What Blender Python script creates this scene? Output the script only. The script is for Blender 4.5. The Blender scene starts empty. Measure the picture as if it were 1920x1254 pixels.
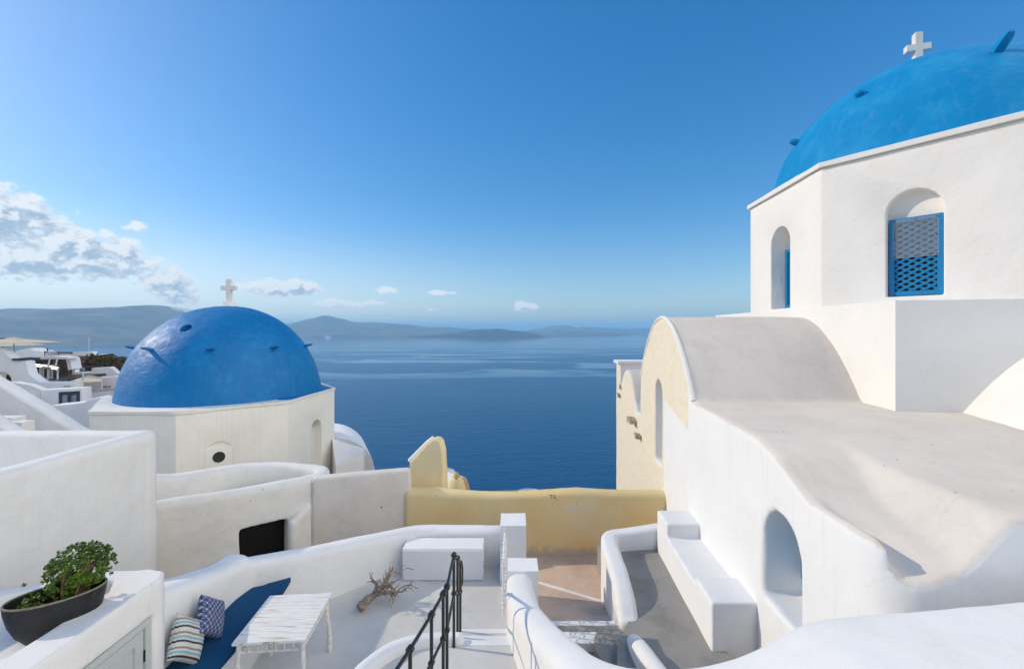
import bpy, bmesh, math, random
from math import sin, cos, tan, pi, radians, sqrt, atan2
from mathutils import Vector, Matrix, noise

# ------------------------------------------------------------------ camera
# eye level is z = 0; +Y looks out over the caldera
SC = bpy.context.scene
COL = SC.collection
F = 820.0
cam_d = bpy.data.cameras.new("camera")
cam = bpy.data.objects.new("camera", cam_d)
COL.objects.link(cam)
cam.location = (0, 0, 0)
cam.rotation_euler = (radians(90), 0, 0)
cam_d.sensor_width = 36.0
cam_d.lens = 36.0 * F / 1920.0
cam_d.shift_y = -9.0 / 1920.0
cam_d.clip_start = 0.05
cam_d.clip_end = 200000.0
SC.camera = cam

# ------------------------------------------------------------------ light
SUN_AZ, SUN_EL = -80.0, 30.0          # degrees from +Y towards +X, degrees above horizon
SUN_STRENGTH, SKY_STRENGTH = 2.15, 0.15
EXPOSURE = 0.35
sun_vec = Vector((sin(radians(SUN_AZ)) * cos(radians(SUN_EL)),
                  cos(radians(SUN_AZ)) * cos(radians(SUN_EL)), sin(radians(SUN_EL))))
sd = bpy.data.lights.new("sun", 'SUN')
sd.energy = SUN_STRENGTH
sd.angle = radians(0.5)
sd.color = (1.0, 0.865, 0.67)
so = bpy.data.objects.new("sun", sd)
COL.objects.link(so)
so.rotation_euler = (-sun_vec).to_track_quat('-Z', 'Y').to_euler()
so.location = sun_vec * 40

vs = SC.view_settings
vs.view_transform = 'Standard'
vs.look = 'None'
vs.gamma = 1.0
vs.exposure = EXPOSURE
vs.use_curve_mapping = False


SC.render.engine = 'CYCLES'
SC.cycles.volume_bounces = 2
SC.cycles.max_bounces = 12
SC.cycles.diffuse_bounces = 5


# ------------------------------------------------------------------ node helpers
class NT:
    def __init__(self, tree):
        self.t = tree
        tree.nodes.clear()

    def n(self, typ, **kw):
        nd = self.t.nodes.new(typ)
        for k, v in kw.items():
            setattr(nd, k, v)
        return nd

    def link(self, a, b):
        self.t.links.new(a, b)

    def _in(self, sock, v):
        if hasattr(v, 'is_linked') or hasattr(v, 'links'):
            self.link(v, sock)
        else:
            sock.default_value = v

    def math(self, op, a, b=0.0, c=None, clamp=False):
        nd = self.n('ShaderNodeMath', operation=op)
        nd.use_clamp = clamp
        self._in(nd.inputs[0], a)
        self._in(nd.inputs[1], b)
        if c is not None:
            self._in(nd.inputs[2], c)
        return nd.outputs[0]

    def vmath(self, op, a, b=(0, 0, 0)):
        nd = self.n('ShaderNodeVectorMath', operation=op)
        self._in(nd.inputs[0], a)
        self._in(nd.inputs[1], b)
        return nd.outputs['Value'] if op in ('LENGTH', 'DOT_PRODUCT', 'DISTANCE') else nd.outputs[0]

    def noise(self, vec, scale, detail=4.0, rough=0.55, dist=0.0):
        nd = self.n('ShaderNodeTexNoise')
        self.link(vec, nd.inputs['Vector'])
        nd.inputs['Scale'].default_value = scale
        nd.inputs['Detail'].default_value = detail
        nd.inputs['Roughness'].default_value = rough
        nd.inputs['Distortion'].default_value = dist
        return nd.outputs['Fac']

    def mr(self, v, a, b, c=0.0, d=1.0, smooth=True):
        nd = self.n('ShaderNodeMapRange')
        nd.interpolation_type = 'SMOOTHSTEP' if smooth else 'LINEAR'
        self._in(nd.inputs[0], v)
        for i, x in zip((1, 2, 3, 4), (a, b, c, d)):
            self._in(nd.inputs[i], x)
        return nd.outputs[0]

    def mix(self, fac, a, b, mode='MIX'):
        nd = self.n('ShaderNodeMix', data_type='RGBA', blend_type=mode)
        self._in(nd.inputs[0], fac)
        for s, v in ((nd.inputs[6], a), (nd.inputs[7], b)):
            if isinstance(v, (tuple, list)):
                s.default_value = (v[0], v[1], v[2], 1.0)
            else:
                self.link(v, s)
        return nd.outputs[2]

    def bump(self, h, strength, dist, normal=None):
        nd = self.n('ShaderNodeBump')
        self._in(nd.inputs['Strength'], strength)
        nd.inputs['Distance'].default_value = dist
        self.link(h, nd.inputs['Height'])
        if normal is not None:
            self.link(normal, nd.inputs['Normal'])
        return nd.outputs[0]

    def sep(self, v):
        nd = self.n('ShaderNodeSeparateXYZ')
        self.link(v, nd.inputs[0])
        return nd.outputs

    def comb(self, x, y, z):
        nd = self.n('ShaderNodeCombineXYZ')
        for i, v in enumerate((x, y, z)):
            self._in(nd.inputs[i], v)
        return nd.outputs[0]

    def scaled(self, v, s):
        return self.vmath('MULTIPLY', v, s)


# ------------------------------------------------------------------ world: sky and clouds
world = bpy.data.worlds.new("World")
SC.world = world
world.use_nodes = True
W = NT(world.node_tree)
sky = W.n('ShaderNodeTexSky', sky_type='NISHITA')
sky.sun_disc = False
sky.sun_elevation = radians(SUN_EL)
sky.sun_rotation = radians(SUN_AZ)
sky.altitude = 0
sky.air_density = 1.0
sky.dust_density = 0.8
sky.ozone_density = 3.0
geo_dir = W.n('ShaderNodeTexCoord').outputs['Generated']
dx, dy, dz = W.sep(geo_dir)
az = W.math('MULTIPLY', W.math('ARCTAN2', dx, dy), 180 / pi)
el = W.math('MULTIPLY', W.math('ARCSINE', dz), 180 / pi)
# cloud banks as (azimuth, elevation, half width, half height, weight), all in degrees
BANKS = [(-50.0, 9.6, 5.2, 2.6, 1.0), (-45.5, 7.6, 5.0, 2.2, 1.0), (-43.5, 6.2, 5.5, 1.5, 1.0),
         (-48.0, 6.2, 5.0, 2.0, 0.95), (-41.6, 7.6, 2.0, 1.5, 1.0), (-53.5, 11.0, 3.5, 3.2, 0.95),
         (-38.6, 4.8, 2.8, 1.5, 0.95), (-37.4, 3.6, 2.8, 1.3, 0.8),
         (-28.8, 4.7, 3.3, 1.15, 0.92), (-26.2, 4.9, 2.6, 1.2, 0.92), (-22.0, 3.0, 3.4, 0.8, 0.72),
         (-16.2, 4.9, 1.9, 0.50, 0.78), (-17.3, 3.4, 1.6, 0.42, 0.72), (-9.2, 4.75, 2.6, 0.42, 0.66),
         (1.3, 3.1, 1.6, 0.75, 0.92), (2.7, 3.0, 1.0, 0.5, 0.85), (-40.6, 10.0, 1.2, 0.7, 0.6),
         (-10.5, 2.6, 0.6, 0.3, 0.6)]


def cloud_density(az_s, el_s):
    vec = W.comb(az_s, el_s, 0.0)
    warp = W.noise(vec, 0.32, 3.0, 0.5)
    tot = None
    for (a, e, sa, se, w) in BANKS:
        d = W.vmath('LENGTH', W.vmath('MULTIPLY', W.vmath('SUBTRACT', vec, (a, e, 0)), (1 / sa, 1 / se, 0)))
        b = W.mr(d, 0.0, 1.35, w, 0.0, smooth=False)
        tot = b if tot is None else W.math('MAXIMUM', tot, b)
    fb = W.noise(W.vmath('ADD', W.scaled(vec, (1.0, 1.35, 1)), (3.1, 1.7, 4.2)), 0.85, 12.0, 0.60, 0.15)
    dens = W.math('SUBTRACT', W.math('ADD', tot, W.math('MULTIPLY', fb, 1.5)), 0.97)
    return W.math('SUBTRACT', dens, W.mr(tot, 0.02, 0.16, 1.2, 0.0))


d0 = cloud_density(az, el)
d1 = cloud_density(W.math('SUBTRACT', az, 0.55), W.math('ADD', el, 0.6))
alpha = W.mr(d0, -0.02, 0.26, 0.0, 0.90)
# thin edges towards the sun are bright, the thick middle is grey
lit = W.mr(W.math('SUBTRACT', d0, W.math('MULTIPLY', d1, 0.9)), -0.10, 0.26, 0.0, 1.0)
thick = W.mr(d0, 0.02, 0.50, 0.0, 1.0)
shade = W.math('MULTIPLY', W.math('POWER', thick, 0.7), W.math('SUBTRACT', 1.0, W.math('MULTIPLY', lit, 0.85)))
ccol = W.mix(shade, (5.3, 5.35, 5.35), (2.0, 2.6, 3.3))
above = W.mr(el, 0.3, 2.2, 0.0, 1.0)
alpha = W.math('MULTIPLY', alpha, above)
hs = W.n('ShaderNodeHueSaturation')
W.link(W.mr(el, 0.0, 16.0, 1.35, 1.60), hs.inputs['Saturation'])
W.link(W.mr(el, 0.0, 16.0, 1.20, 1.22), hs.inputs['Value'])
gm = W.n('ShaderNodeGamma')
gm.inputs['Gamma'].default_value = 0.75
W.link(sky.outputs[0], gm.inputs['Color'])
W.link(gm.outputs[0], hs.inputs['Color'])
clear = W.mix(1.0, hs.outputs[0], (0.88, 0.96, 1.04), 'MULTIPLY')
# milky air low down on the sunny side
glow = W.math('MULTIPLY', W.mr(el, 0.0, 13.0, 0.75, 0.0), W.mr(az, -62.0, 12.0, 1.0, 0.0))
clear = W.mix(glow, clear, (5.0, 5.15, 5.2))
skycol = W.mix(alpha, clear, ccol)
# unseen bright cloud deck, added behind and to the right to lift shaded walls
fill_dir = Vector((0.88, -0.38, 0.29)).normalized()
rdot = W.vmath('DOT_PRODUCT', geo_dir, tuple(fill_dir))
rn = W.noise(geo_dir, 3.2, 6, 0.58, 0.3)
fill_mask = W.math('MULTIPLY', W.mr(rdot, 0.52, 0.77), W.mr(rn, 0.30, 0.52))
fill_mask = W.math('MULTIPLY', fill_mask, W.mr(el, 0.5, 6.0))
skycol = W.mix(fill_mask, skycol, (12.5, 12.0, 11.2))
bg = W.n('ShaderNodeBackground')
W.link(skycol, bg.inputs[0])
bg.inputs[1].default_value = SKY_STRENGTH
wo = W.n('ShaderNodeOutputWorld')
W.link(bg.outputs[0], wo.inputs[0])


# ------------------------------------------------------------------ materials
def new_mat(name):
    m = bpy.data.materials.new(name)
    m.use_nodes = True
    t = NT(m.node_tree)
    bs = t.n('ShaderNodeBsdfPrincipled')
    out = t.n('ShaderNodeOutputMaterial')
    t.link(bs.outputs[0], out.inputs[0])
    return m, t, bs


def wpos(t):
    return t.n('ShaderNodeNewGeometry').outputs['Position']


def plaster(name, base=(0.8, 0.79, 0.775), dirt=(0.62, 0.59, 0.54), dirt_amt=0.35, rough=0.88, fine=0.25, mid=0.35,
            specks=0.0, streak=0.0, scale=1.0, streak_col=(0.62, 0.55, 0.42)):
    m, t, bs = new_mat(name)
    p = wpos(t)
    n1 = t.noise(p, 1.1 * scale, 5, 0.6)
    n2 = t.noise(p, 7.0 * scale, 5, 0.6)
    n3 = t.noise(p, 70.0 * scale, 3, 0.6)
    f = t.math('MULTIPLY', t.mr(n1, 0.42, 0.75), dirt_amt)
    col = t.mix(f, base, dirt)
    f2 = t.math('MULTIPLY', t.mr(n2, 0.5, 0.8), dirt_amt * 0.5)
    col = t.mix(f2, col, dirt)
    if streak > 0:
        sp = t.scaled(p, (26.0, 26.0, 0.5))
        s1 = t.noise(sp, 1.0, 4, 0.65)
        fs = t.math('MULTIPLY', t.mr(s1, 0.46, 0.72), streak)
        col = t.mix(fs, col, streak_col)
    if specks > 0:
        vo = t.n('ShaderNodeTexVoronoi')
        t.link(p, vo.inputs['Vector'])
        vo.inputs['Scale'].default_value = 5.5
        rnd = t.sep(vo.outputs['Color'])[0]
        size = t.math('MULTIPLY', t.mr(rnd, 0.4, 1.0), 0.115)
        dot = t.math('LESS_THAN', vo.outputs['Distance'], size)
        msk = t.mr(t.noise(p, 0.8, 2), 0.42, 0.6)
        col = t.mix(t.math('MULTIPLY', t.math('MULTIPLY', dot, msk), specks), col, (0.12, 0.11, 0.10))
    t.link(col, bs.inputs['Base Color'])
    bs.inputs['Roughness'].default_value = rough
    bs.inputs['Specular IOR Level'].default_value = 0.25
    # brush and trowel strokes, and a few hairline cracks
    br = t.noise(t.scaled(t.vmath('ADD', p, t.scaled(t.comb(n1, n1, n1), (0.5, 0.5, 0.5))), (5.0 * scale, 5.0 * scale, 26.0 * scale)), 1.0, 3, 0.55)
    vc = t.n('ShaderNodeTexVoronoi', feature='DISTANCE_TO_EDGE')
    t.link(t.vmath('ADD', p, t.scaled(t.comb(n2, n1, n2), (0.45, 0.45, 0.45))), vc.inputs['Vector'])
    vc.inputs['Scale'].default_value = 0.9
    crk = t.math('MULTIPLY', t.math('LESS_THAN', vc.outputs['Distance'], 0.0045), t.mr(n1, 0.52, 0.6))
    t.link(t.mix(t.math('MULTIPLY', crk, 0.35), col, dirt), bs.inputs['Base Color'])
    b0 = t.bump(n1, 0.35, 0.10)
    b1 = t.bump(n2, mid, 0.02, b0)
    b1 = t.bump(br, mid * 0.55, 0.008, b1)
    b2 = t.bump(n3, fine, 0.004, b1)
    t.link(b2, bs.inputs['Normal'])
    return m


def simple(name, col, rough=0.6, metal=0.0, var=0.25, scale=20.0, bump=0.15, spec=0.4):
    m, t, bs = new_mat(name)
    p = wpos(t)
    n = t.noise(p, scale, 5, 0.6)
    dark = tuple(c * (1 - var) for c in col)
    lite = tuple(min(1, c * (1 + var * 0.6)) for c in col)
    t.link(t.mix(t.mr(n, 0.3, 0.7), dark, lite), bs.inputs['Base Color'])
    bs.inputs['Roughness'].default_value = rough
    bs.inputs['Metallic'].default_value = metal
    bs.inputs['Specular IOR Level'].default_value = spec
    t.link(t.bump(n, bump, 0.01), bs.inputs['Normal'])
    return m


M = {}
M['white'] = plaster('whitewash', base=(0.81, 0.79, 0.76), dirt_amt=0.3, fine=0.4, mid=0.4, specks=0.35)
M['white_clean'] = plaster('fresh_whitewash', base=(0.82, 0.81, 0.79), dirt_amt=0.14, fine=0.3, mid=0.3)
M['white_old'] = plaster('weathered_whitewash', base=(0.76, 0.745, 0.71), dirt=(0.58, 0.54, 0.48), dirt_amt=0.5,
                         fine=0.35, mid=0.4, specks=0.85)
M['white_speck'] = plaster('speckled_whitewash', base=(0.79, 0.775, 0.75), dirt_amt=0.3, specks=0.85, streak=0.12, fine=0.4, mid=0.4)
M['drum_white'] = plaster('rain_streaked_whitewash', base=(0.80, 0.77, 0.70), dirt_amt=0.2, streak=0.28,
                          streak_col=(0.66, 0.58, 0.46))
M['church_white'] = plaster('smooth_whitewash', base=(0.81, 0.78, 0.735), dirt_amt=0.2, fine=0.35, mid=0.3)
M['roof'] = plaster('grey_roof_plaster', base=(0.70, 0.665, 0.615), dirt=(0.52, 0.48, 0.43), dirt_amt=0.45, fine=0.5,
                    mid=0.5)
M['grey_beige'] = plaster('bare_beige_plaster', base=(0.70, 0.655, 0.60), dirt=(0.5, 0.45, 0.38), dirt_amt=0.45,
                          specks=0.95, fine=0.4)
M['terrace_floor'] = plaster('painted_terrace_floor', base=(0.65, 0.63, 0.59), dirt=(0.48, 0.46, 0.41), dirt_amt=0.55, specks=0.5,
                             fine=0.15, mid=0.12, rough=0.6)
M['patio_floor'] = plaster('grey_cement_floor', base=(0.33, 0.31, 0.28), dirt=(0.23, 0.215, 0.19), dirt_amt=0.9,
                           fine=0.2, mid=0.2, rough=0.6, scale=1.6)
M['walk_floor'] = plaster('pinkish_stone_paving', base=(0.66, 0.50, 0.39), dirt=(0.46, 0.35, 0.27), dirt_amt=0.9,
                          fine=0.5, mid=0.5, specks=0.4)
M['village'] = plaster('distant_whitewash', base=(0.78, 0.78, 0.79), dirt_amt=0.25, mid=0.1, fine=0.0)
M['iron'] = simple('black_painted_iron', (0.012, 0.012, 0.013), 0.38, 0.0, 0.3, 60, 0.1, 0.6)
M['white_iron'] = simple('white_painted_iron', (0.78, 0.78, 0.77), 0.5, 0.0, 0.08, 60, 0.1)
M['dark'] = simple('unlit_opening_black', (0.006, 0.006, 0.006), 0.5, 0, 0.3, 6, 0.0, 0.3)  # near-black colour stands in for the shade inside openings
M['dark_green'] = simple('dark_vent_mesh', (0.03, 0.035, 0.022), 0.8, 0, 0.4, 120, 0.3)
M['cushion'] = simple('blue_canvas', (0.009, 0.072, 0.175), 0.85, 0, 0.12, 300, 0.25, 0.2)
M['pot'] = simple('black_ceramic', (0.018, 0.018, 0.02), 0.55, 0, 0.3, 14, 0.1, 0.35)
M['pot_rim'] = simple('worn_ceramic_rim', (0.20, 0.19, 0.14), 0.7, 0, 0.3, 40, 0.1, 0.3)
M['soil'] = simple('potting_soil', (0.022, 0.016, 0.011), 0.95, 0, 0.6, 60, 0.8, 0.1)
M['bark'] = simple('succulent_stem', (0.20, 0.125, 0.07), 0.8, 0, 0.45, 45, 0.6, 0.2)
M['door_grey'] = simple('pale_grey_paint', (0.50, 0.53, 0.51), 0.5, 0, 0.06, 30, 0.05)
M['hinge'] = simple('blackened_steel', (0.05, 0.05, 0.05), 0.4, 0.8, 0.3, 80, 0.1)
M['blue_paint'] = simple('blue_gloss_paint', (0.002, 0.20, 0.44), 0.4, 0, 0.15, 30, 0.2)
M['beige_cloth'] = simple('beige_canvas', (0.55, 0.49, 0.38), 0.9, 0, 0.1, 30, 0.1)
M['pale_metal'] = simple('pale_metal_pole', (0.6, 0.6, 0.58), 0.4, 0.3, 0.1, 30, 0.05)
M['dark_wood'] = simple('dark_blue_door_paint', (0.035, 0.05, 0.075), 0.5, 0, 0.2, 20, 0.1)
M['glass'] = simple('window_glass', (0.25, 0.30, 0.36), 0.08, 0, 0.3, 3, 0.0, 0.8)
M['ochre'] = plaster('ochre_plaster', base=(0.62, 0.42, 0.17), dirt=(0.5, 0.36, 0.18), dirt_amt=0.6)
M['terracotta'] = plaster('pale_terracotta', base=(0.66, 0.42, 0.26), dirt=(0.5, 0.3, 0.2), dirt_amt=0.5)
M['ship'] = simple('white_ship_paint', (0.85, 0.85, 0.85), 0.5, 0, 0.05, 0.1, 0.0)


def dome_mat(name, base, fade, rough):
    m, t, bs = new_mat(name)
    p = wpos(t)
    n1 = t.noise(p, 1.3, 5, 0.62)
    n2 = t.noise(p, 5.0, 4, 0.55)
    n3 = t.noise(p, 34.0, 4, 0.6)
    # trowel marks run round the dome, a little stretched level
    n4 = t.noise(t.scaled(p, (3.0, 3.0, 8.0)), 1.0, 3, 0.5)
    col = t.mix(t.mr(n1, 0.40, 0.78), base, fade)
    run = t.noise(t.scaled(p, (7.0, 7.0, 1.1)), 1.0, 5, 0.65)
    col = t.mix(t.math('MULTIPLY', t.mr(run, 0.50, 0.72), 0.26 if rough > 0.6 else 0.14), col, (0.10, 0.33, 0.60))
    col = t.mix(t.math('MULTIPLY', t.mr(n3, 0.55, 0.8), 0.25), col, tuple(c * 0.6 for c in base))
    chip = t.math('MULTIPLY', t.math('GREATER_THAN', t.noise(p, 11.0, 4, 0.7), 0.715), 0.5)
    col = t.mix(chip, col, (0.30, 0.45, 0.60))
    t.link(col, bs.inputs['Base Color'])
    t.link(t.mr(n2, 0.3, 0.7, rough - 0.06, rough + 0.08), bs.inputs['Roughness'])
    bs.inputs['Specular IOR Level'].default_value = 0.32 if rough < 0.6 else 0.2
    b = t.bump(n2, 0.45, 0.05)
    b = t.bump(n4, 0.30, 0.04, b)
    b = t.bump(n3, 0.30, 0.006, b)
    t.link(b, bs.inputs['Normal'])
    return m


M['dome_left'] = dome_mat('blue_dome_paint', (0.0, 0.150, 0.40), (0.004, 0.19, 0.45), 0.52)
M['dome_right'] = dome_mat('faded_blue_dome_paint', (0.0, 0.235, 0.53), (0.02, 0.31, 0.58), 0.70)


def yellow_mat():
    m, t, bs = new_mat('yellow_ochre_plaster')
    p = wpos(t)
    x, y, z = t.sep(p)
    n1 = t.noise(p, 1.0, 5, 0.6)
    n2 = t.noise(p, 6.0, 5, 0.65)
    n3 = t.noise(p, 60.0, 3, 0.6)
    col = t.mix(t.mr(n1, 0.35, 0.7), (0.81, 0.60, 0.28), (0.80, 0.66, 0.38))
    # scraped pale patches in the middle of the wall
    dd = t.vmath('LENGTH', t.vmath('MULTIPLY', t.vmath('SUBTRACT', p, (1.15, 9.15, -3.92)), (1.5, 0.0, 2.3)))
    scr = t.noise(t.vmath('ADD', t.scaled(p, (2.5, 1, 9)), (1, 2, 3)), 1.2, 6, 0.7)
    msk = t.math('MULTIPLY', t.mr(dd, 0.2, 1.0, 1.0, 0.0), t.mr(scr, 0.50, 0.62))
    col = t.mix(t.math('MULTIPLY', msk, 0.8), col, (0.72, 0.64, 0.52))
    # bare damp foot of the wall
    foot = t.mr(t.math('ADD', z, t.math('MULTIPLY', n2, 0.5)), -4.50, -4.3, 1.0, 0.0)
    col = t.mix(foot, col, (0.58, 0.47, 0.36))
    vo = t.n('ShaderNodeTexVoronoi')
    t.link(p, vo.inputs['Vector'])
    vo.inputs['Scale'].default_value = 5.0
    rnd = t.sep(vo.outputs['Color'])[0]
    dot = t.math('LESS_THAN', vo.outputs['Distance'], t.math('MULTIPLY', t.mr(rnd, 0.5, 1.0), 0.08))
    col = t.mix(t.math('MULTIPLY', dot, 0.7), col, (0.25, 0.16, 0.08))
    vo2 = t.n('ShaderNodeTexVoronoi')
    t.link(p, vo2.inputs['Vector'])
    vo2.inputs['Scale'].default_value = 9.0
    rnd2 = t.sep(vo2.outputs['Color'])[1]
    dot2 = t.math('LESS_THAN', vo2.outputs['Distance'], t.math('MULTIPLY', t.mr(rnd2, 0.6, 1.0), 0.09))
    col = t.mix(t.math('MULTIPLY', dot2, 0.6), col, (0.78, 0.68, 0.5))
    t.link(col, bs.inputs['Base Color'])
    bs.inputs['Roughness'].default_value = 0.9
    bs.inputs['Specular IOR Level'].default_value = 0.2
    b = t.bump(n2, 0.4, 0.02)
    t.link(t.bump(n3, 0.35, 0.004, b), bs.inputs['Normal'])
    return m


M['yellow'] = yellow_mat()
M['yellow_pale'] = plaster('pale_yellow_plaster', base=(0.80, 0.67, 0.40), dirt=(0.74, 0.58, 0.30), dirt_amt=0.4)


def chapel_mat():
    """white side wall, rough cream plaster on the far gable (a painted limit with a ragged edge)"""
    m, t, bs = new_mat('chapel_wall_paint')
    p = wpos(t)
    x, y, z = t.sep(p)
    n1 = t.noise(p, 1.2, 5, 0.6)
    n2 = t.noise(p, 7.0, 5, 0.62)
    n3 = t.noise(p, 45.0, 4, 0.65)
    rag = t.math('ADD', t.math('MULTIPLY', t.math('SUBTRACT', n2, 0.5), 0.16), t.math('MULTIPLY', t.math('SUBTRACT', n3, 0.5), 0.22))
    nz = t.sep(t.n('ShaderNodeNewGeometry').outputs['Normal'])
    yy = t.math('ADD', y, rag)
    zz = t.math('ADD', z, rag)
    a = t.math('GREATER_THAN', yy, 9.42)
    b = t.math('MULTIPLY', t.math('GREATER_THAN', yy, 7.9),
               t.math('GREATER_THAN', t.math('ADD', zz, t.math('MULTIPLY', t.math('SUBTRACT', yy, 9.4), -0.22)), -1.5))
    facing = t.math('LESS_THAN', nz[0], -0.72)
    cream_m = t.math('MULTIPLY', t.math('MAXIMUM', a, b), facing)
    white = t.mix(t.math('MULTIPLY', t.mr(n1, 0.42, 0.75), 0.15), (0.81, 0.805, 0.79), (0.66, 0.64, 0.6))
    crm = t.mix(t.mr(n2, 0.35, 0.75), (0.82, 0.745, 0.60), (0.77, 0.68, 0.50))
    crm = t.mix(t.math('MULTIPLY', t.mr(n3, 0.58, 0.75), 0.6), crm, (0.58, 0.46, 0.3))
    roofc = t.mix(t.mr(n1, 0.3, 0.85), (0.735, 0.665, 0.585), (0.65, 0.585, 0.51))
    roofc = t.mix(t.math('MULTIPLY', t.mr(n2, 0.5, 0.8), 0.2), roofc, (0.48, 0.44, 0.39))
    st_ = t.noise(t.vmath('ADD', p, (4.0, 9.0, 2.0)), 0.9, 8, 0.68, 0.6)
    roofc = t.mix(t.math('MULTIPLY', t.mr(st_, 0.53, 0.70), 0.25), roofc, (0.49, 0.44, 0.38))
    roofc = t.mix(t.math('MULTIPLY', t.mr(st_, 0.30, 0.44, 1.0, 0.0), 0.25), roofc, (0.80, 0.74, 0.67))
    vc = t.n('ShaderNodeTexVoronoi', feature='DISTANCE_TO_EDGE')
    t.link(t.vmath('ADD', p, t.scaled(t.comb(n2, n1, n2), (0.5, 0.5, 0.5))), vc.inputs['Vector'])
    vc.inputs['Scale'].default_value = 0.75
    crk = t.math('MULTIPLY', t.math('LESS_THAN', vc.outputs['Distance'], 0.005), t.mr(n1, 0.47, 0.56))
    roofc = t.mix(t.math('MULTIPLY', crk, 0.10), roofc, (0.30, 0.27, 0.24))
    vd = t.n('ShaderNodeTexVoronoi')
    t.link(p, vd.inputs['Vector'])
    vd.inputs['Scale'].default_value = 4.0
    rd = t.sep(vd.outputs['Color'])[0]
    dots = t.math('LESS_THAN', vd.outputs['Distance'], t.math('MULTIPLY', t.mr(rd, 0.6, 1.0), 0.07))
    roofc = t.mix(t.math('MULTIPLY', dots, 0.7), roofc, (0.22, 0.19, 0.16))
    drip = t.noise(t.scaled(p, (14.0, 14.0, 0.5)), 1.0, 4, 0.65)
    white = t.mix(t.math('MULTIPLY', t.mr(drip, 0.52, 0.74), 0.16), white, (0.58, 0.54, 0.48))
    white = t.mix(t.math('MULTIPLY', crk, 0.12), white, (0.5, 0.47, 0.43))
    up = t.math('MULTIPLY', t.mr(nz[2], 0.10, 0.55), t.math('GREATER_THAN', x, 2.6))
    col = t.mix(cream_m, white, crm)
    col = t.mix(t.math('MULTIPLY', up, t.mr(z, -2.15, -1.95)), col, roofc)
    t.link(col, bs.inputs['Base Color'])
    bs.inputs['Roughness'].default_value = 0.9
    bs.inputs['Specular IOR Level'].default_value = 0.2
    bb = t.bump(n2, t.mr(cream_m, 0, 1, 0.25, 0.7), 0.025)
    bb = t.bump(n3, t.mr(t.math('MAXIMUM', cream_m, up), 0, 1, 0.12, 0.55), 0.010, bb)
    t.link(bb, bs.inputs['Normal'])
    return m


M['chapel'] = chapel_mat()


def sea_mat():
    m, t, bs = new_mat('sea_water')
    p = wpos(t)
    x, y, z = t.sep(p)
    # calm slicks: broad streaks drawn out across the bay
    sl = t.noise(t.scaled(p, (0.0011, 0.0036, 1.0)), 1.0, 5, 0.55, 0.9)
    broad = t.math('MULTIPLY', t.mr(y, 900.0, 5200.0, 0.0, 0.85), t.mr(sl, 0.25, 0.7, 0.65, 1.0))
    streak = t.math('MULTIPLY', t.mr(sl, 0.49, 0.62), t.mr(y, 700.0, 1700.0, 0.0, 0.75))
    slick = t.math('MAXIMUM', broad, streak)
    w1 = t.noise(t.scaled(p, (0.10, 0.22, 1)), 1.0, 4, 0.6, 0.4)
    w2 = t.noise(t.scaled(p, (0.02, 0.05, 1)), 1.0, 4, 0.6, 0.3)
    w3 = t.noise(t.scaled(p, (0.4, 0.8, 1)), 1.0, 2, 0.5)
    h = t.math('ADD', t.math('ADD', t.math('MULTIPLY', w1, 1.0), t.math('MULTIPLY', w2, 2.2)),
               t.math('MULTIPLY', w3, 0.35))
    st = t.math('MULTIPLY', t.mr(slick, 0, 1, 1.0, 0.16), 0.55)
    t.link(t.bump(h, st, 1.2), bs.inputs['Normal'])
    bs.inputs['Base Color'].default_value = (0.0, 0.062, 0.165, 1)
    t.link(t.mr(slick, 0, 1, 0.26, 0.08), bs.inputs['Roughness'])
    bs.inputs['IOR'].default_value = 1.33
    t.link(t.mr(slick, 0, 1, 0.30, 0.5), bs.inputs['Specular IOR Level'])
    return m


M['sea'] = sea_mat()


def rock_mat(name, c1, c2, scale):
    m, t, bs = new_mat(name)
    p = wpos(t)
    n1 = t.noise(p, scale, 8, 0.62)
    n2 = t.noise(p, scale * 6, 6, 0.6)
    col = t.mix(t.mr(n1, 0.35, 0.65), c1, c2)
    t.link(col, bs.inputs['Base Color'])
    bs.inputs['Roughness'].default_value = 0.95
    t.link(t.bump(n2, 0.8, 0.5 / max(scale, 0.001) * 0.05), bs.inputs['Normal'])
    return m


M['island'] = rock_mat('volcanic_slope', (0.008, 0.008, 0.007), (0.03, 0.026, 0.022), 0.004)
M['cliff'] = rock_mat('caldera_cliff', (0.06, 0.055, 0.05), (0.16, 0.135, 0.115), 0.003)
M['hill'] = rock_mat('hillside_rock', (0.09, 0.07, 0.05), (0.20, 0.16, 0.12), 0.25)
M['stone'] = rock_mat('dark_lava_stone', (0.02, 0.016, 0.016), (0.10, 0.07, 0.06), 2.2)
M['scrub'] = simple('dry_scrub', (0.075, 0.068, 0.035), 0.9, 0, 0.6, 3, 0.3, 0.1)


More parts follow.
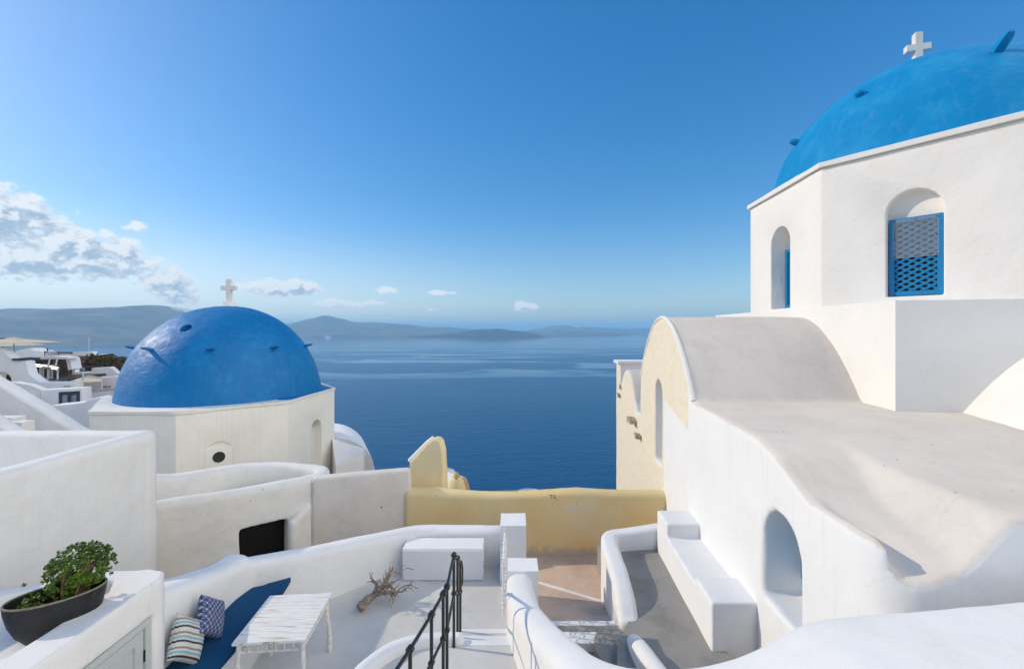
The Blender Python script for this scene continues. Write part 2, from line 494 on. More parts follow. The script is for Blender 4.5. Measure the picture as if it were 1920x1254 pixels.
def stripes_mat():
    m, t, bs = new_mat('zigzag_striped_fabric')
    uv = t.n('ShaderNodeTexCoord').outputs['UV']
    v, u, _ = t.sep(uv)
    zig = t.math('MULTIPLY', t.math('PINGPONG', t.math('MULTIPLY', u, 22.0), 0.5), 0.035)
    s = t.math('FRACT', t.math('MULTIPLY', t.math('ADD', v, zig), 3.2))
    r = t.n('ShaderNodeValToRGB')
    r.color_ramp.interpolation = 'CONSTANT'
    e = r.color_ramp.elements
    cols = [(0.0, (0.62, 0.60, 0.54)), (0.16, (0.03, 0.03, 0.04)), (0.30, (0.60, 0.58, 0.50)),
            (0.44, (0.16, 0.42, 0.56)), (0.58, (0.62, 0.60, 0.54)), (0.72, (0.30, 0.22, 0.14)), (0.86, (0.55, 0.6, 0.6))]
    e[0].position = 0.0
    e[0].color = cols[0][1] + (1,)
    e[1].position = cols[1][0]
    e[1].color = cols[1][1] + (1,)
    for pos, c in cols[2:]:
        k = e.new(pos)
        k.color = c + (1,)
    t.link(s, r.inputs[0])
    t.link(r.outputs[0], bs.inputs['Base Color'])
    bs.inputs['Roughness'].default_value = 0.9
    t.link(t.bump(t.math('FRACT', t.math('MULTIPLY', u, 60.0)), 0.15, 0.003), bs.inputs['Normal'])
    return m


def circles_mat():
    m, t, bs = new_mat('navy_ring_print_fabric')
    uv = t.n('ShaderNodeTexCoord').outputs['UV']
    base = None
    for off in ((0, 0), (0.5, 0.5)):
        p = t.vmath('FRACTION', t.vmath('ADD', t.scaled(uv, (6.0, 6.0, 0)), (off[0], off[1], 0)))
        d = t.vmath('LENGTH', t.vmath('SUBTRACT', p, (0.5, 0.5, 0)))
        for rad in (0.46, 0.24):
            k = t.math('LESS_THAN', t.math('ABSOLUTE', t.math('SUBTRACT', d, rad)), 0.05)
            base = k if base is None else t.math('MAXIMUM', base, k)
    col = t.mix(base, (0.32, 0.37, 0.54), (0.02, 0.03, 0.09))
    t.link(col, bs.inputs['Base Color'])
    bs.inputs['Roughness'].default_value = 0.9
    return m


M['stripes'] = stripes_mat()
M['circles'] = circles_mat()


def table_wood():
    m, t, bs = new_mat('whitewashed_split_cane')
    p = wpos(t)
    # cane runs across the table; direction follows the table's own slight turn
    s1 = t.noise(t.scaled(p, (2.2, 75.0, 3.0)), 1.0, 4, 0.6)
    s2 = t.noise(t.scaled(p, (5.0, 160.0, 5.0)), 1.0, 3, 0.6)
    col = t.mix(t.mr(s1, 0.52, 0.68), (0.78, 0.765, 0.73), (0.46, 0.36, 0.25))
    col = t.mix(t.math('MULTIPLY', t.mr(s2, 0.56, 0.7), 0.6), col, (0.36, 0.28, 0.2))
    t.link(col, bs.inputs['Base Color'])
    bs.inputs['Roughness'].default_value = 0.7
    t.link(t.bump(s1, 0.6, 0.004), bs.inputs['Normal'])
    return m


M['cane'] = table_wood()
M['cane_leg'] = simple('whitewashed_bamboo', (0.74, 0.71, 0.66), 0.7, 0, 0.2, 25, 0.3)


def drift_mat():
    m, t, bs = new_mat('grey_driftwood')
    p = wpos(t)
    n1 = t.noise(t.scaled(p, (6, 30, 30)), 1.0, 5, 0.65)
    n2 = t.noise(p, 40, 4, 0.6)
    t.link(t.mix(t.mr(n1, 0.35, 0.7), (0.16, 0.125, 0.095), (0.46, 0.37, 0.28)), bs.inputs['Base Color'])
    bs.inputs['Roughness'].default_value = 0.9
    t.link(t.bump(n2, 0.8, 0.01), bs.inputs['Normal'])
    return m


M['drift'] = drift_mat()


def leaf_mat():
    m, t, bs = new_mat('fleshy_green_leaf')
    oi = t.n('ShaderNodeNewGeometry')
    rnd = oi.outputs['Random Per Island']
    col = t.mix(rnd, (0.026, 0.078, 0.006), (0.145, 0.23, 0.024))
    t.link(col, bs.inputs['Base Color'])
    bs.inputs['Roughness'].default_value = 0.38
    bs.inputs['Specular IOR Level'].default_value = 0.5
    bs.inputs['Subsurface Weight'].default_value = 0.0
    return m


M['leaf'] = leaf_mat()


def plastic_mat():
    m, t, bs = new_mat('scratched_clear_plastic')
    tr = t.n('ShaderNodeBsdfTransparent')
    mx = t.n('ShaderNodeMixShader')
    bs.inputs['Base Color'].default_value = (0.55, 0.5, 0.44, 1)
    bs.inputs['Roughness'].default_value = 0.25
    mx.inputs[0].default_value = 0.14
    t.link(tr.outputs[0], mx.inputs[1])
    t.link(bs.outputs[0], mx.inputs[2])
    out = [n for n in t.t.nodes if n.type == 'OUTPUT_MATERIAL'][0]
    t.link(mx.outputs[0], out.inputs[0])
    return m


M['plastic'] = plastic_mat()


# ------------------------------------------------------------------ mesh helpers (vertices in world metres)
def at(px, py, Y):
    """point at forward distance Y seen in the direction measured on the photograph"""
    return Vector(((px - 960.0) / F * Y, Y, (618.0 - py) / F * Y))


def box(bm, x0, x1, y0, y1, z0, z1):
    vs_ = [bm.verts.new(v) for v in ((x0, y0, z0), (x1, y0, z0), (x1, y1, z0), (x0, y1, z0),
                                    (x0, y0, z1), (x1, y0, z1), (x1, y1, z1), (x0, y1, z1))]
    for f in ((0, 3, 2, 1), (4, 5, 6, 7), (0, 1, 5, 4), (1, 2, 6, 5), (2, 3, 7, 6), (3, 0, 4, 7)):
        bm.faces.new([vs_[i] for i in f])
    return vs_


def prism(bm, poly, z0, z1):
    """vertical prism over plan polygon; z1 may be a list"""
    n = len(poly)
    zt = z1 if isinstance(z1, (list, tuple)) else [z1] * n
    zb = z0 if isinstance(z0, (list, tuple)) else [z0] * n
    a = [bm.verts.new((p[0], p[1], zb[i])) for i, p in enumerate(poly)]
    b = [bm.verts.new((p[0], p[1], zt[i])) for i, p in enumerate(poly)]
    bm.faces.new(list(reversed(a)))
    bm.faces.new(b)
    for i in range(n):
        j = (i + 1) % n
        bm.faces.new((a[i], a[j], b[j], b[i]))


def slab(bm, org, u, prof, dvec):
    """profile points (s along unit plan vector u, z) from plan origin org, extruded by plan vector dvec"""
    a = [bm.verts.new((org[0] + u[0] * s, org[1] + u[1] * s, z)) for s, z in prof]
    b = [bm.verts.new((org[0] + u[0] * s + dvec[0], org[1] + u[1] * s + dvec[1], z)) for s, z in prof]
    bm.faces.new(a)
    bm.faces.new(list(reversed(b)))
    n = len(prof)
    for i in range(n):
        j = (i + 1) % n
        bm.faces.new((a[j], a[i], b[i], b[j]))


def arch(w, z0, z1, n=16, rise=None):
    r = w / 2
    rise = r if rise is None else rise
    pts = [(-r, z0), (r, z0)]
    for i in range(n + 1):
        a = pi * i / n
        pts.append((r * cos(a), z1 - rise + rise * sin(a)))
    return pts


def tube(bm, pts, rad, n=10, cap=True):
    pts = [Vector(p) for p in pts]
    rads = rad if isinstance(rad, (list, tuple)) else [rad] * len(pts)
    rings = []
    up = Vector((0.13, 0.27, 0.95)).normalized()
    for i, p in enumerate(pts):
        t = (pts[min(i + 1, len(pts) - 1)] - pts[max(i - 1, 0)]).normalized()
        a = t.cross(up)
        if a.length < 0.05:
            a = t.cross(Vector((1, 0.2, 0)))
        a.normalize()
        b = t.cross(a)
        rings.append([bm.verts.new(p + (a * cos(2 * pi * k / n) + b * sin(2 * pi * k / n)) * rads[i]) for k in range(n)])
    for r0, r1 in zip(rings, rings[1:]):
        for k in range(n):
            bm.faces.new((r0[k], r0[(k + 1) % n], r1[(k + 1) % n], r1[k]))
    if cap:
        bm.faces.new(list(reversed(rings[0])))
        bm.faces.new(rings[-1])


def lathe(bm, cx, cy, prof, n=32, sx=1.0, sy=1.0, rot=0.0):
    rings = []
    for r, z in prof:
        if r < 1e-5:
            rings.append([bm.verts.new((cx, cy, z))])
        else:
            rg = []
            for k in range(n):
                a = 2 * pi * k / n
                x, y = r * sx * cos(a), r * sy * sin(a)
                rg.append(bm.verts.new((cx + x * cos(rot) - y * sin(rot), cy + x * sin(rot) + y * cos(rot), z)))
            rings.append(rg)
    for r0, r1 in zip(rings, rings[1:]):
        for k in range(n):
            k2 = (k + 1) % n
            if len(r0) == 1 and len(r1) == 1:
                continue
            if len(r0) == 1:
                bm.faces.new((r0[0], r1[k2], r1[k]))
            elif len(r1) == 1:
                bm.faces.new((r0[k], r0[k2], r1[0]))
            else:
                bm.faces.new((r0[k], r0[k2], r1[k2], r1[k]))
    for rg, rev in ((rings[0], True), (rings[-1], False)):
        if len(rg) > 1:
            bm.faces.new(list(reversed(rg)) if rev else rg)


def spline(pts, step=0.09):
    P = [Vector(p) for p in pts]
    out = []
    for i in range(len(P) - 1):
        p0 = P[max(i - 1, 0)]
        p1, p2 = P[i], P[i + 1]
        p3 = P[min(i + 2, len(P) - 1)]
        n = max(2, int((p2 - p1).length / step))
        for k in range(n):
            t = k / n
            out.append(0.5 * ((2 * p1) + (p2 - p0) * t + (2 * p0 - 5 * p1 + 4 * p2 - p3) * t * t +
                              (3 * p1 - p0 - 3 * p2 + p3) * t ** 3))
    out.append(P[-1])
    return out


def straight(pts, step=0.12):
    P = [Vector(p) for p in pts]
    out = []
    for a, b in zip(P, P[1:]):
        n = max(1, int((b - a).length / step))
        for k in range(n):
            out.append(a.lerp(b, k / n))
    out.append(P[-1])
    return out


def wallpath(bm, pts, zb, w, r=0.08, smooth=True, off=0.0, ends=True, step=0.09, rows=7):
    """a plastered wall that follows a plan line, top height per point, rounded top and rounded ends.
    off > 0 shifts the wall to the left of its direction"""
    S = spline(pts, step) if smooth else straight(pts, step)
    n = len(S)
    secs = []
    wl = None
    if isinstance(w, (list, tuple)):
        P_ = [Vector(p) for p in pts]
        wl = []
        for q in S:
            ds = sorted(((q - p).length, i) for i, p in enumerate(P_))[:2]
            (da, ia), (db, ib) = ds
            wl.append((w[ia] * db + w[ib] * da) / max(1e-6, da + db))
        w = min(w)
    hw = w / 2
    r = min(r, hw * 0.98)
    frames = []
    for i in range(n):
        t0 = (S[i] - S[max(i - 1, 0)]) if i > 0 else (S[1] - S[0])
        t1 = (S[min(i + 1, n - 1)] - S[i]) if i < n - 1 else (S[-1] - S[-2])
        t0.z = t1.z = 0
        if t0.length < 1e-6:
            t0 = t1
        if t1.length < 1e-6:
            t1 = t0
        t0.normalize()
        t1.normalize()
        t = (t0 + t1).normalized()
        mit = 1.0 / max(0.5, t.dot(t1))
        frames.append((t, Vector((-t.y, t.x, 0)) * mit))

    def offk(hh):
        return off if hh is None else off / hw * hh

    def ring(c, nn, ins, zt, hh=None):
        h = (hh or hw) - ins
        rr = min(r, h)
        pr = []
        for k in range(rows):
            pr.append((-h, zb + (zt - rr - zb) * k / rows))
        for k in range(7):
            a = pi / 2 * k / 6
            pr.append((-h + rr - rr * cos(a), zt - rr + rr * sin(a)))
        for k in range(7):
            a = pi / 2 * (6 - k) / 6
            pr.append((h - rr + rr * cos(a), zt - rr + rr * sin(a)))
        for k in range(rows):
            pr.append((h, zt - rr + (zb - zt + rr) * (k + 1) / rows))
        return [bm.verts.new((c.x + nn.x * (o + offk(hh)), c.y + nn.y * (o + offk(hh)), z)) for o, z in pr]

    if ends:
        t, nn = frames[0]
        for k in range(5):
            a = pi / 2 * k / 5
            ins = r * (1 - sin(a)) * 0.9
            secs.append(ring(S[0] - t * (r * cos(a)), nn, ins, S[0].z - ins))
    for i in range(n):
        secs.append(ring(S[i], frames[i][1], 0.0, S[i].z, wl[i] / 2 if wl else None))
    if ends:
        t, nn = frames[-1]
        for k in range(4, -1, -1):
            a = pi / 2 * k / 5
            ins = r * (1 - sin(a)) * 0.9
            secs.append(ring(S[-1] + t * (r * cos(a)), nn, ins, S[-1].z - ins))
    m = len(secs[0])
    for a, b in zip(secs, secs[1:]):
        for k in range(m - 1):
            bm.faces.new((a[k], a[k + 1], b[k + 1], b[k]))
        bm.faces.new((a[m - 1], a[0], b[0], b[m - 1]))
    bm.faces.new(list(reversed(secs[0])))
    bm.faces.new(secs[-1])


def bevel(bm, w, seg=3, angle=30):
    es = [e for e in bm.edges if len(e.link_faces) == 2 and e.calc_face_angle(0) > radians(angle)]
    bmesh.ops.bevel(bm, geom=es, offset=w, segments=seg, profile=0.5, affect='EDGES', clamp_overlap=True)


def densify(bm, size):
    for _ in range(6):
        es = [e for e in bm.edges if e.calc_length() > size]
        if not es:
            break
        bmesh.ops.subdivide_edges(bm, edges=es, cuts=1, use_grid_fill=True)
    bmesh.ops.triangulate(bm, faces=[f for f in bm.faces if len(f.verts) > 4])


def wobble_mesh(me, amp, sc=1.4):
    nr = [v.normal.copy() for v in me.vertices]
    for v, nn in zip(me.vertices, nr):
        p = v.co
        d = noise.noise(p * sc) * amp + noise.noise(p * sc * 3.3 + Vector((7, 3, 1))) * amp * 0.4
        v.co = p + nn * d


def to_mesh(bm, name):
    bmesh.ops.recalc_face_normals(bm, faces=bm.faces)
    me = bpy.data.meshes.new(name)
    bm.to_mesh(me)
    bm.free()
    return me


def shade(me, ang=40):
    me.polygons.foreach_set('use_smooth', [True] * len(me.polygons))
    if ang is not None:
        me.set_sharp_from_angle(angle=radians(ang))
    me.update()


def modmesh(me, mods):
    """evaluate modifiers at build time: list of (type, dict)"""
    o = bpy.data.objects.new('work', me)
    COL.objects.link(o)
    for typ, kw in mods:
        md = o.modifiers.new('m', typ)
        for k, v in kw.items():
            setattr(md, k, v)
    dg = bpy.context.evaluated_depsgraph_get()
    dg.update()
    out = bpy.data.meshes.new_from_object(o.evaluated_get(dg))
    bpy.data.objects.remove(o)
    return out


def cut(me, cutters):
    """boolean-subtract bmesh cutters from a mesh"""
    for cb in cutters:
        cm = to_mesh(cb, 'cutter')
        co = bpy.data.objects.new('cutter', cm)
        COL.objects.link(co)
        me = modmesh(me, [('BOOLEAN', dict(object=co, operation='DIFFERENCE', solver='EXACT'))])
        bpy.data.objects.remove(co)
    return me


def soften(me, voxel=0.035, it=6):
    """one continuous plaster skin with rounded edges"""
    return modmesh(me, [('REMESH', dict(mode='VOXEL', voxel_size=voxel, use_smooth_shade=True)),
                        ('SMOOTH', dict(factor=0.5, iterations=it))])


# ------------------------------------------------------------------ objects
def thing(name, loc, label, cat, group=None):
    o = bpy.data.objects.new(name, None)
    o.empty_display_size = 0.2
    COL.objects.link(o)
    o.location = loc
    o['label'] = label
    o['category'] = cat
    if group:
        o['group'] = group
    return o


def root_of(o):
    while o.parent:
        o = o.parent
    return o


def wloc(o):
    v = Vector((0, 0, 0))
    while o:
        v += Vector(o.location)
        o = o.parent
    return v


def put(name, me, mat, parent=None, loc=None, ang=40, label=None, cat=None, group=None, kind=None, wob=0.0):
    """link a world-space mesh; its origin moves to loc (or to the parent's origin)"""
    if isinstance(me, bmesh.types.BMesh):
        me = to_mesh(me, name)
    if wob:
        wobble_mesh(me, wob)
    base = wloc(parent) if parent is not None else Vector((0, 0, 0))
    o_loc = Vector(loc) if loc is not None else base
    me.transform(Matrix.Translation(-o_loc))
    me.materials.clear()
    me.materials.append(M[mat] if isinstance(mat, str) else mat)
    shade(me, ang)
    me.name = name
    o = bpy.data.objects.new(name, me)
    COL.objects.link(o)
    o.location = o_loc - base
    if parent is not None:
        o.parent = parent
    for k, v in (('label', label), ('category', cat), ('group', group), ('kind', kind)):
        if v:
            o[k] = v
    return o


def B():
    return bmesh.new()


def rbox(x0, x1, y0, y1, z0, z1, bv=0.03, seg=3, dens=None):
    bm = B()
    box(bm, x0, x1, y0, y1, z0, z1)
    if bv:
        bevel(bm, bv, seg)
    if dens:
        densify(bm, dens)
    return bm


# ================================================================== SETTING
# sea
bm = B()
R1, R2 = 60000, 70000
vsq = [bm.verts.new(v) for v in ((-R2, -300, -150), (R2, -300, -150), (R2, R1, -150), (-R2, R1, -150))]
bm.faces.new(vsq)
put('sea', bm, 'sea', kind='structure')


# the village hillside: nearly level under the houses, then a steep fall to the water
def ground_z(x, y):
    edge = 10.6 + 1.22 * max(0.0, -x - 9.0)
    d = y - edge
    nz = noise.noise(Vector((x * 0.08, y * 0.08, 0))) * 1.0 + noise.noise(Vector((x * 0.3, y * 0.3, 2))) * 0.3
    base = -6.3 - 0.045 * max(0.0, -x - 12)
    if d <= 0:
        return base + nz * 0.3 * min(1, max(0, -d / 8))
    return max(-153.0, base - d * 0.95 + nz * min(1.5, d * 0.15))


bm = B()
xs = [-160 + 4 * i for i in range(36)] + [-16 + 2 * i for i in range(30)] + [44 + 6 * i for i in range(20)]
ys = [-30 + 3 * i for i in range(12)] + [6 + 1.5 * i for i in range(20)] + [36 + 5 * i for i in range(66)]
grid = [[bm.verts.new((x, y, ground_z(x, y))) for x in xs] for y in ys]
for j in range(len(ys) - 1):
    for i in range(len(xs) - 1):
        bm.faces.new((grid[j][i], grid[j][i + 1], grid[j + 1][i + 1], grid[j + 1][i]))
put('hillside', bm, 'hill', kind='structure', ang=60)


# far land across the bay: real ridges with a plan depth and a profile
def ridge(name, prof, Y, depth_front, depth_back, mat, rough, seed, step=160.0, cliff=0.5):
    """prof = [(x, crest z)], crest line at distance Y; slopes down to the water in front and behind"""
    bm = B()
    x0, x1 = prof[0][0], prof[-1][0]
    n = int((x1 - x0) / step)

    def crest(x):
        for (xa, za), (xb, zb) in zip(prof, prof[1:]):
            if xa <= x <= xb:
                t = (x - xa) / max(1e-6, xb - xa)
                t = t * t * (3 - 2 * t) * 0.5 + t * 0.5
                return za + (zb - za) * t
        return prof[-1][1]
    rows = [-1.0, -0.92, -0.84, -0.74, -0.62, -0.5, -0.38, -0.26, -0.16, -0.08, 0.0, 0.1, 0.25, 0.5, 1.0]
    g = []
    for i in range(n + 1):
        x = x0 + (x1 - x0) * i / n
        c = crest(x) + rough * noise.fractal(Vector((x / 900.0, seed, 0)), 0.9, 2.1, 6) * 0.5
        col = []
        for s in rows:
            sp = abs(s)
            k = max(0.0, 1 - sp)
            k = k ** (cliff if s < 0 else 1.0)
            gully = 1.0 + 0.16 * noise.fractal(Vector((x / 420.0, s * 2.2, seed + 4)), 0.8, 2.2, 5) * (1 if s < -0.02 else 0)
            z = -155 + (c + 155) * min(1.03, k * (gully if 0.02 < k < 0.98 else 1))
            y = Y + (s * depth_front if s < 0 else s * depth_back)
            y += 140 * noise.noise(Vector((x / 1300.0, s, seed + 9)))
            col.append(bm.verts.new((x, y, z)))
        g.append(col)
    for a, b in zip(g, g[1:]):
        for k in range(len(rows) - 1):
            bm.faces.new((a[k], b[k], b[k + 1], a[k + 1]))
    return put(name, bm, mat, kind='structure', ang=80)


def prof_at(pts, Y):
    return [((px - 960) / F * Y, (618 - py) / F * Y) for px, py in pts]


ridge('caldera_ridge', prof_at([(-420, 592), (-200, 586), (-20, 587), (60, 585), (120, 583), (160, 579), (250, 576), (320, 575),
                                (352, 583), (400, 598), (440, 612), (470, 622), (500, 640)], 6800), 6800, 3000, 1900,
      'cliff', 36, 1.0, 80, 0.42)
ridge('mountain_ridge', prof_at([(380, 640), (440, 628), (500, 617), (548, 609), (580, 598), (612, 591), (640, 597), (668, 604), (720, 606),
                                 (760, 608), (830, 614), (880, 617), (960, 619), (1010, 622), (1040, 632)], 10500), 10500, 2200, 2600,
      'cliff', 40, 3.0, 120, 0.6)
ridge('lava_island', prof_at([(748, 633.2), (775, 630), (810, 628), (850, 625), (870, 621), (900, 616.5), (935, 616), (965, 620), (990, 624),
                              (1012, 628), (1024, 634)], 8300), 8300, 700, 900, 'island', 22, 5.0, 60, 0.8)
ridge('far_island', prof_at([(960, 634), (990, 619), (1020, 614), (1045, 610.5), (1062, 610), (1085, 613), (1115, 613), (1150, 614), (1175, 616),
                             (1240, 615), (1300, 617), (1380, 618), (1460, 622)], 14500), 14500, 1500, 1600, 'cliff', 30, 7.0, 120, 0.6)
ridge('low_island', prof_at([(1028, 632), (1036, 621), (1046, 618.5), (1062, 620), (1080, 619.5), (1110, 621), (1145, 623), (1162, 626),
                             (1172, 632)], 10800), 10800, 600, 700, 'cliff', 22, 8.0, 60, 0.55)

# whitewashed towns along the far crests: too many houses to count
def far_town(name, pxs, pys, Y, n, size, label, seed):
    rr = random.Random(seed)
    bm_ = B()
    for i in range(n):
        u = rr.random()
        k = u * (len(pxs) - 1)
        i0 = min(int(k), len(pxs) - 2)
        px_ = pxs[i0] + (pxs[i0 + 1] - pxs[i0]) * (k - i0)
        py_ = pys[i0] + (pys[i0 + 1] - pys[i0]) * (k - i0)
        c_ = at(px_ + rr.uniform(-2, 2), py_ + abs(rr.gauss(0, 1.0)), Y - rr.uniform(0, 60))
        w_, h_ = size * rr.uniform(.5, 1.6), size * rr.uniform(.4, .9)
        box(bm_, c_.x - w_, c_.x + w_, c_.y - w_, c_.y + w_ + 120, c_.z - h_ - 30, c_.z + h_)
    put(name, bm_, 'village', kind='stuff', label=label)


# haze over the bay
bm = B()
box(bm, -48000, 48000, -120, 56000, -156, 380)
hz = bpy.data.materials.new('sea_haze')
hz.use_nodes = True
ht = NT(hz.node_tree)
pv = ht.n('ShaderNodeVolumePrincipled')
pv.inputs['Color'].default_value = (0.38, 0.73, 1.0, 1)
pv.inputs['Density'].default_value = 0.88e-4
pv.inputs['Anisotropy'].default_value = 0.2
ho = ht.n('ShaderNodeOutputMaterial')
ht.link(pv.outputs[0], ho.inputs['Volume'])
M['haze'] = hz
put('haze', bm, 'haze', kind='stuff', label='pale blue sea haze in front of the far islands', ang=None)

# terrace, landing, patio and public lane floors
TZ = -4.0
bm = B()
prism(bm, [(-3.75, 1.5), (-0.64, 1.5), (-0.64, 5.2), (0.1, 5.2), (0.1, 7.5), (-1.9, 7.5), (-3.75, 6.0)], TZ - 0.5, TZ)
put('terrace_floor', bm, 'terrace_floor', kind='structure')
bm = B()
# landing with a rounded outer edge on the left
prism(bm, [(0.2, 1.0), (0.2, 4.87), (-0.66, 4.87), (-0.95, 4.84), (-1.2, 4.72), (-1.38, 4.5), (-1.48, 4.2), (-1.5, 3.6), (-1.5, 1.0)],
      TZ - 0.4, -3.46)
put('stair_landing', bm, 'terrace_floor', kind='structure')
bm = B()
prism(bm, [(1.55, 3.0), (2.6, 3.0), (2.75, 8.2), (1.6, 8.2), (1.6, 6.0), (1.35, 5.6), (1.2, 5.0)], TZ - 0.5, TZ)
put('patio_floor', bm, 'patio_floor', kind='structure')
bm = B()
box(bm, -0.3, 3.3, 7.2, 9.4, -5.4, -4.80)
put('lane_paving', bm, 'walk_floor', kind='structure')

# ================================================================== RIGHT: CHAPEL WITH VAULTED ROOF
def xw(y):
    return 2.74 + 0.057 * y


def lerp_tab(tab, t):
    if t <= tab[0][0]:
        return tab[0][1]
    for (a, za), (b, zb) in zip(tab, tab[1:]):
        if t <= b:
            k = (t - a) / (b - a)
            return za + (zb - za) * k
    return tab[-1][1]


def sstep(a, b, x):
    k = min(1, max(0, (x - a) / (b - a)))
    return k * k * (3 - 2 * k)


H_A = [(3.3, -1.95), (3.6, -1.86), (4.06, -1.79), (4.45, -1.70), (4.75, -1.57), (5.1, -1.42), (5.5, -1.325), (6.0, -1.285), (8.4, -1.25)]
H_B = [(3.3, -1.47), (4.7, -1.43), (5.6, -1.31), (8.4, -1.26)]


def roof_z(x, y):
    ha = lerp_tab(H_A, y)
    hf = -1.96 + 1.10 * (x - 3.46)
    k = 12.0
    hi = max(ha, hf) + 0.02 * math.exp(-abs(ha - hf) * k)
    hb = lerp_tab(H_B, y)
    z = min(hi, hb) if hi > ha else ha
    s = x - xw(y)
    lip = (1 - sstep(0.07, 0.13, s)) * sstep(4.5, 3.6, y) * 0.15
    gut = sstep(0.09, 0.15, s) * (1 - sstep(0.2, 0.55, s)) * sstep(4.6, 3.6, y) * 0.09
    return z + lip - gut


def chapel_body():
    bm = B()
    ss = [i * 0.02 for i in range(16)] + [0.32 + 0.05 * i for i in range(25)] + [1.6 + 0.12 * i for i in range(34)]
    rc = 0.34
    ny = 90
    top, bot = [], []
    for s in ss:
        y0 = 3.40 + (rc - sqrt(max(0, rc * rc - (rc - s) ** 2)) if s < rc else 0.0)
        rowt, rowb = [], []
        for j in range(ny + 1):
            y = y0 + (8.35 - y0) * j / ny
            x = xw(y) + s
            rowt.append(bm.verts.new((x, y, roof_z(x, y))))
            rowb.append(bm.verts.new((x, y, -6.4)))
        top.append(rowt)
        bot.append(rowb)
    n = len(ss)
    for i in range(n - 1):
        for j in range(ny):
            bm.faces.new((top[i][j], top[i + 1][j], top[i + 1][j + 1], top[i][j + 1]))
            bm.faces.new((bot[i][j], bot[i][j + 1], bot[i + 1][j + 1], bot[i + 1][j]))
    for j in range(ny):
        bm.faces.new((top[0][j], top[0][j + 1], bot[0][j + 1], bot[0][j]))
        bm.faces.new((top[-1][j + 1], top[-1][j], bot[-1][j], bot[-1][j + 1]))
    for i in range(n - 1):
        bm.faces.new((top[i + 1][0], top[i][0], bot[i][0], bot[i + 1][0]))
        bm.faces.new((top[i][-1], top[i + 1][-1], bot[i + 1][-1], bot[i][-1]))
    return bm


def vault(bm, yc, hw, zs, rise, x_len, zb, n=28):
    prof = [(yc - hw, zb)]
    for i in range(n + 1):
        t = -1 + 2 * i / n
        prof.append((yc + hw * t, zs + rise * (1 - t * t)))
    prof.append((yc + hw, zb))
    a = [bm.verts.new((xw(y), y, z)) for y, z in prof]
    b = [bm.verts.new((xw(y) + x_len, y, z)) for y, z in prof]
    bm.faces.new(a)
    bm.faces.new(list(reversed(b)))
    m = len(prof)
    for i in range(m):
        j = (i + 1) % m
        bm.faces.new((a[j], a[i], b[i], b[j]))


bm = chapel_body()
vault(bm, 9.65, 1.95, -1.25, 1.53, 3.9, -6.4)
vault(bm, 13.35, 1.22, -2.25, 1.03, 3.0, -7.0)
slab(bm, (xw(11.4), 11.4), (0.057, 1.0), [(0, -7), (1.2, -7), (1.2, -2.35), (0, -2.2)], (3.0, 0))
slab(bm, (xw(14.4), 14.4), (0.057, 1.0), [(0, -8), (0.75, -8), (0.75, -1.10), (0, -1.10)], (2.2, 0))
me = to_mesh(bm, 'chapel')
me = modmesh(me, [('REMESH', dict(mode='VOXEL', voxel_size=0.036, use_smooth_shade=True))])
# the two openings in the long wall
c1 = B()
slab(c1, (xw(9.88) - 0.4, 9.88), (0.057, 1.0), arch(0.60, -3.0, -1.14, 20), (0.85, 0))
c2 = B()
slab(c2, (xw(4.94) - 0.4, 4.94), (0.057, 1.0), arch(0.74, -3.2, -2.08, 24, 0.42), (0.88, 0))
me = cut(me, [c1, c2])
me = soften(me, 0.034, 5)
chapel = thing('chapel', (3.3, 7.0, -6.4), 'long white chapel building on the right with rounded roof and cream gable end', 'chapel')
put('wall', me, 'chapel', chapel, ang=None, wob=0.012)
# blue shutter deep in the small arched opening, and the pale pane of the slit window
bm = B()
slab(bm, (xw(4.95) + 0.43, 4.95), (0.057, 1.0), arch(0.60, -2.98, -2.16, 16, 0.30), (0.05, 0))
sh = put('shutter', bm, 'blue_paint', chapel, label='blue shutter deep in the arched opening')
bm = B()
slab(bm, (xw(9.88) + 0.40, 9.88), (0.057, 1.0), arch(0.58, -2.99, -1.16, 16), (0.03, 0))
put('window', bm, 'grey_beige', chapel)
# rounded trim along the edge of the big gable
bm = B()
pts = []
for i in range(33):
    t = -1 + 2 * i / 32
    pts.append((xw(9.65 + 1.95 * t) + 0.02, 9.65 + 1.93 * t, -1.255 + 1.52 * (1 - t * t)))
tube(bm, pts, 0.04, 8)
put('gable_trim', bm, 'church_white', chapel)
# cornice of the far tower
bm = B()
slab(bm, (xw(14.4) - 0.07, 14.36), (0.057, 1.0), [(0, -1.13), (0.88, -1.13), (0.88, -1.04), (0, -1.04)], (2.3, 0))
put('cornice', bm, 'church_white', chapel)
# weathered stones sticking out of the far cream wall
stone_m = simple('brown_wall_stone', (0.48, 0.38, 0.26), 0.95, 0, 0.5, 20, 0.8)
for (y, z, l, w_) in ((12.15, -2.55, 0.18, 0.30), (11.55, -2.85, 0.14, 0.22), (14.2, -1.9, 0.08, 0.12), (14.35, -2.2, 0.09, 0.14)):
    bm = B()
    vv = box(bm, xw(y) - l, xw(y) + 0.1, y - w_ / 2, y + w_ / 2, z - 0.06, z + 0.06)
    for v in vv:
        v.co += Vector((random.uniform(-.03, .03), random.uniform(-.05, .05), random.uniform(-.03, .03)))
        if v.co.x < xw(y) - 0.02:
            v.co.z += 0.05
    put('wall_stone', bm, stone_m, chapel)
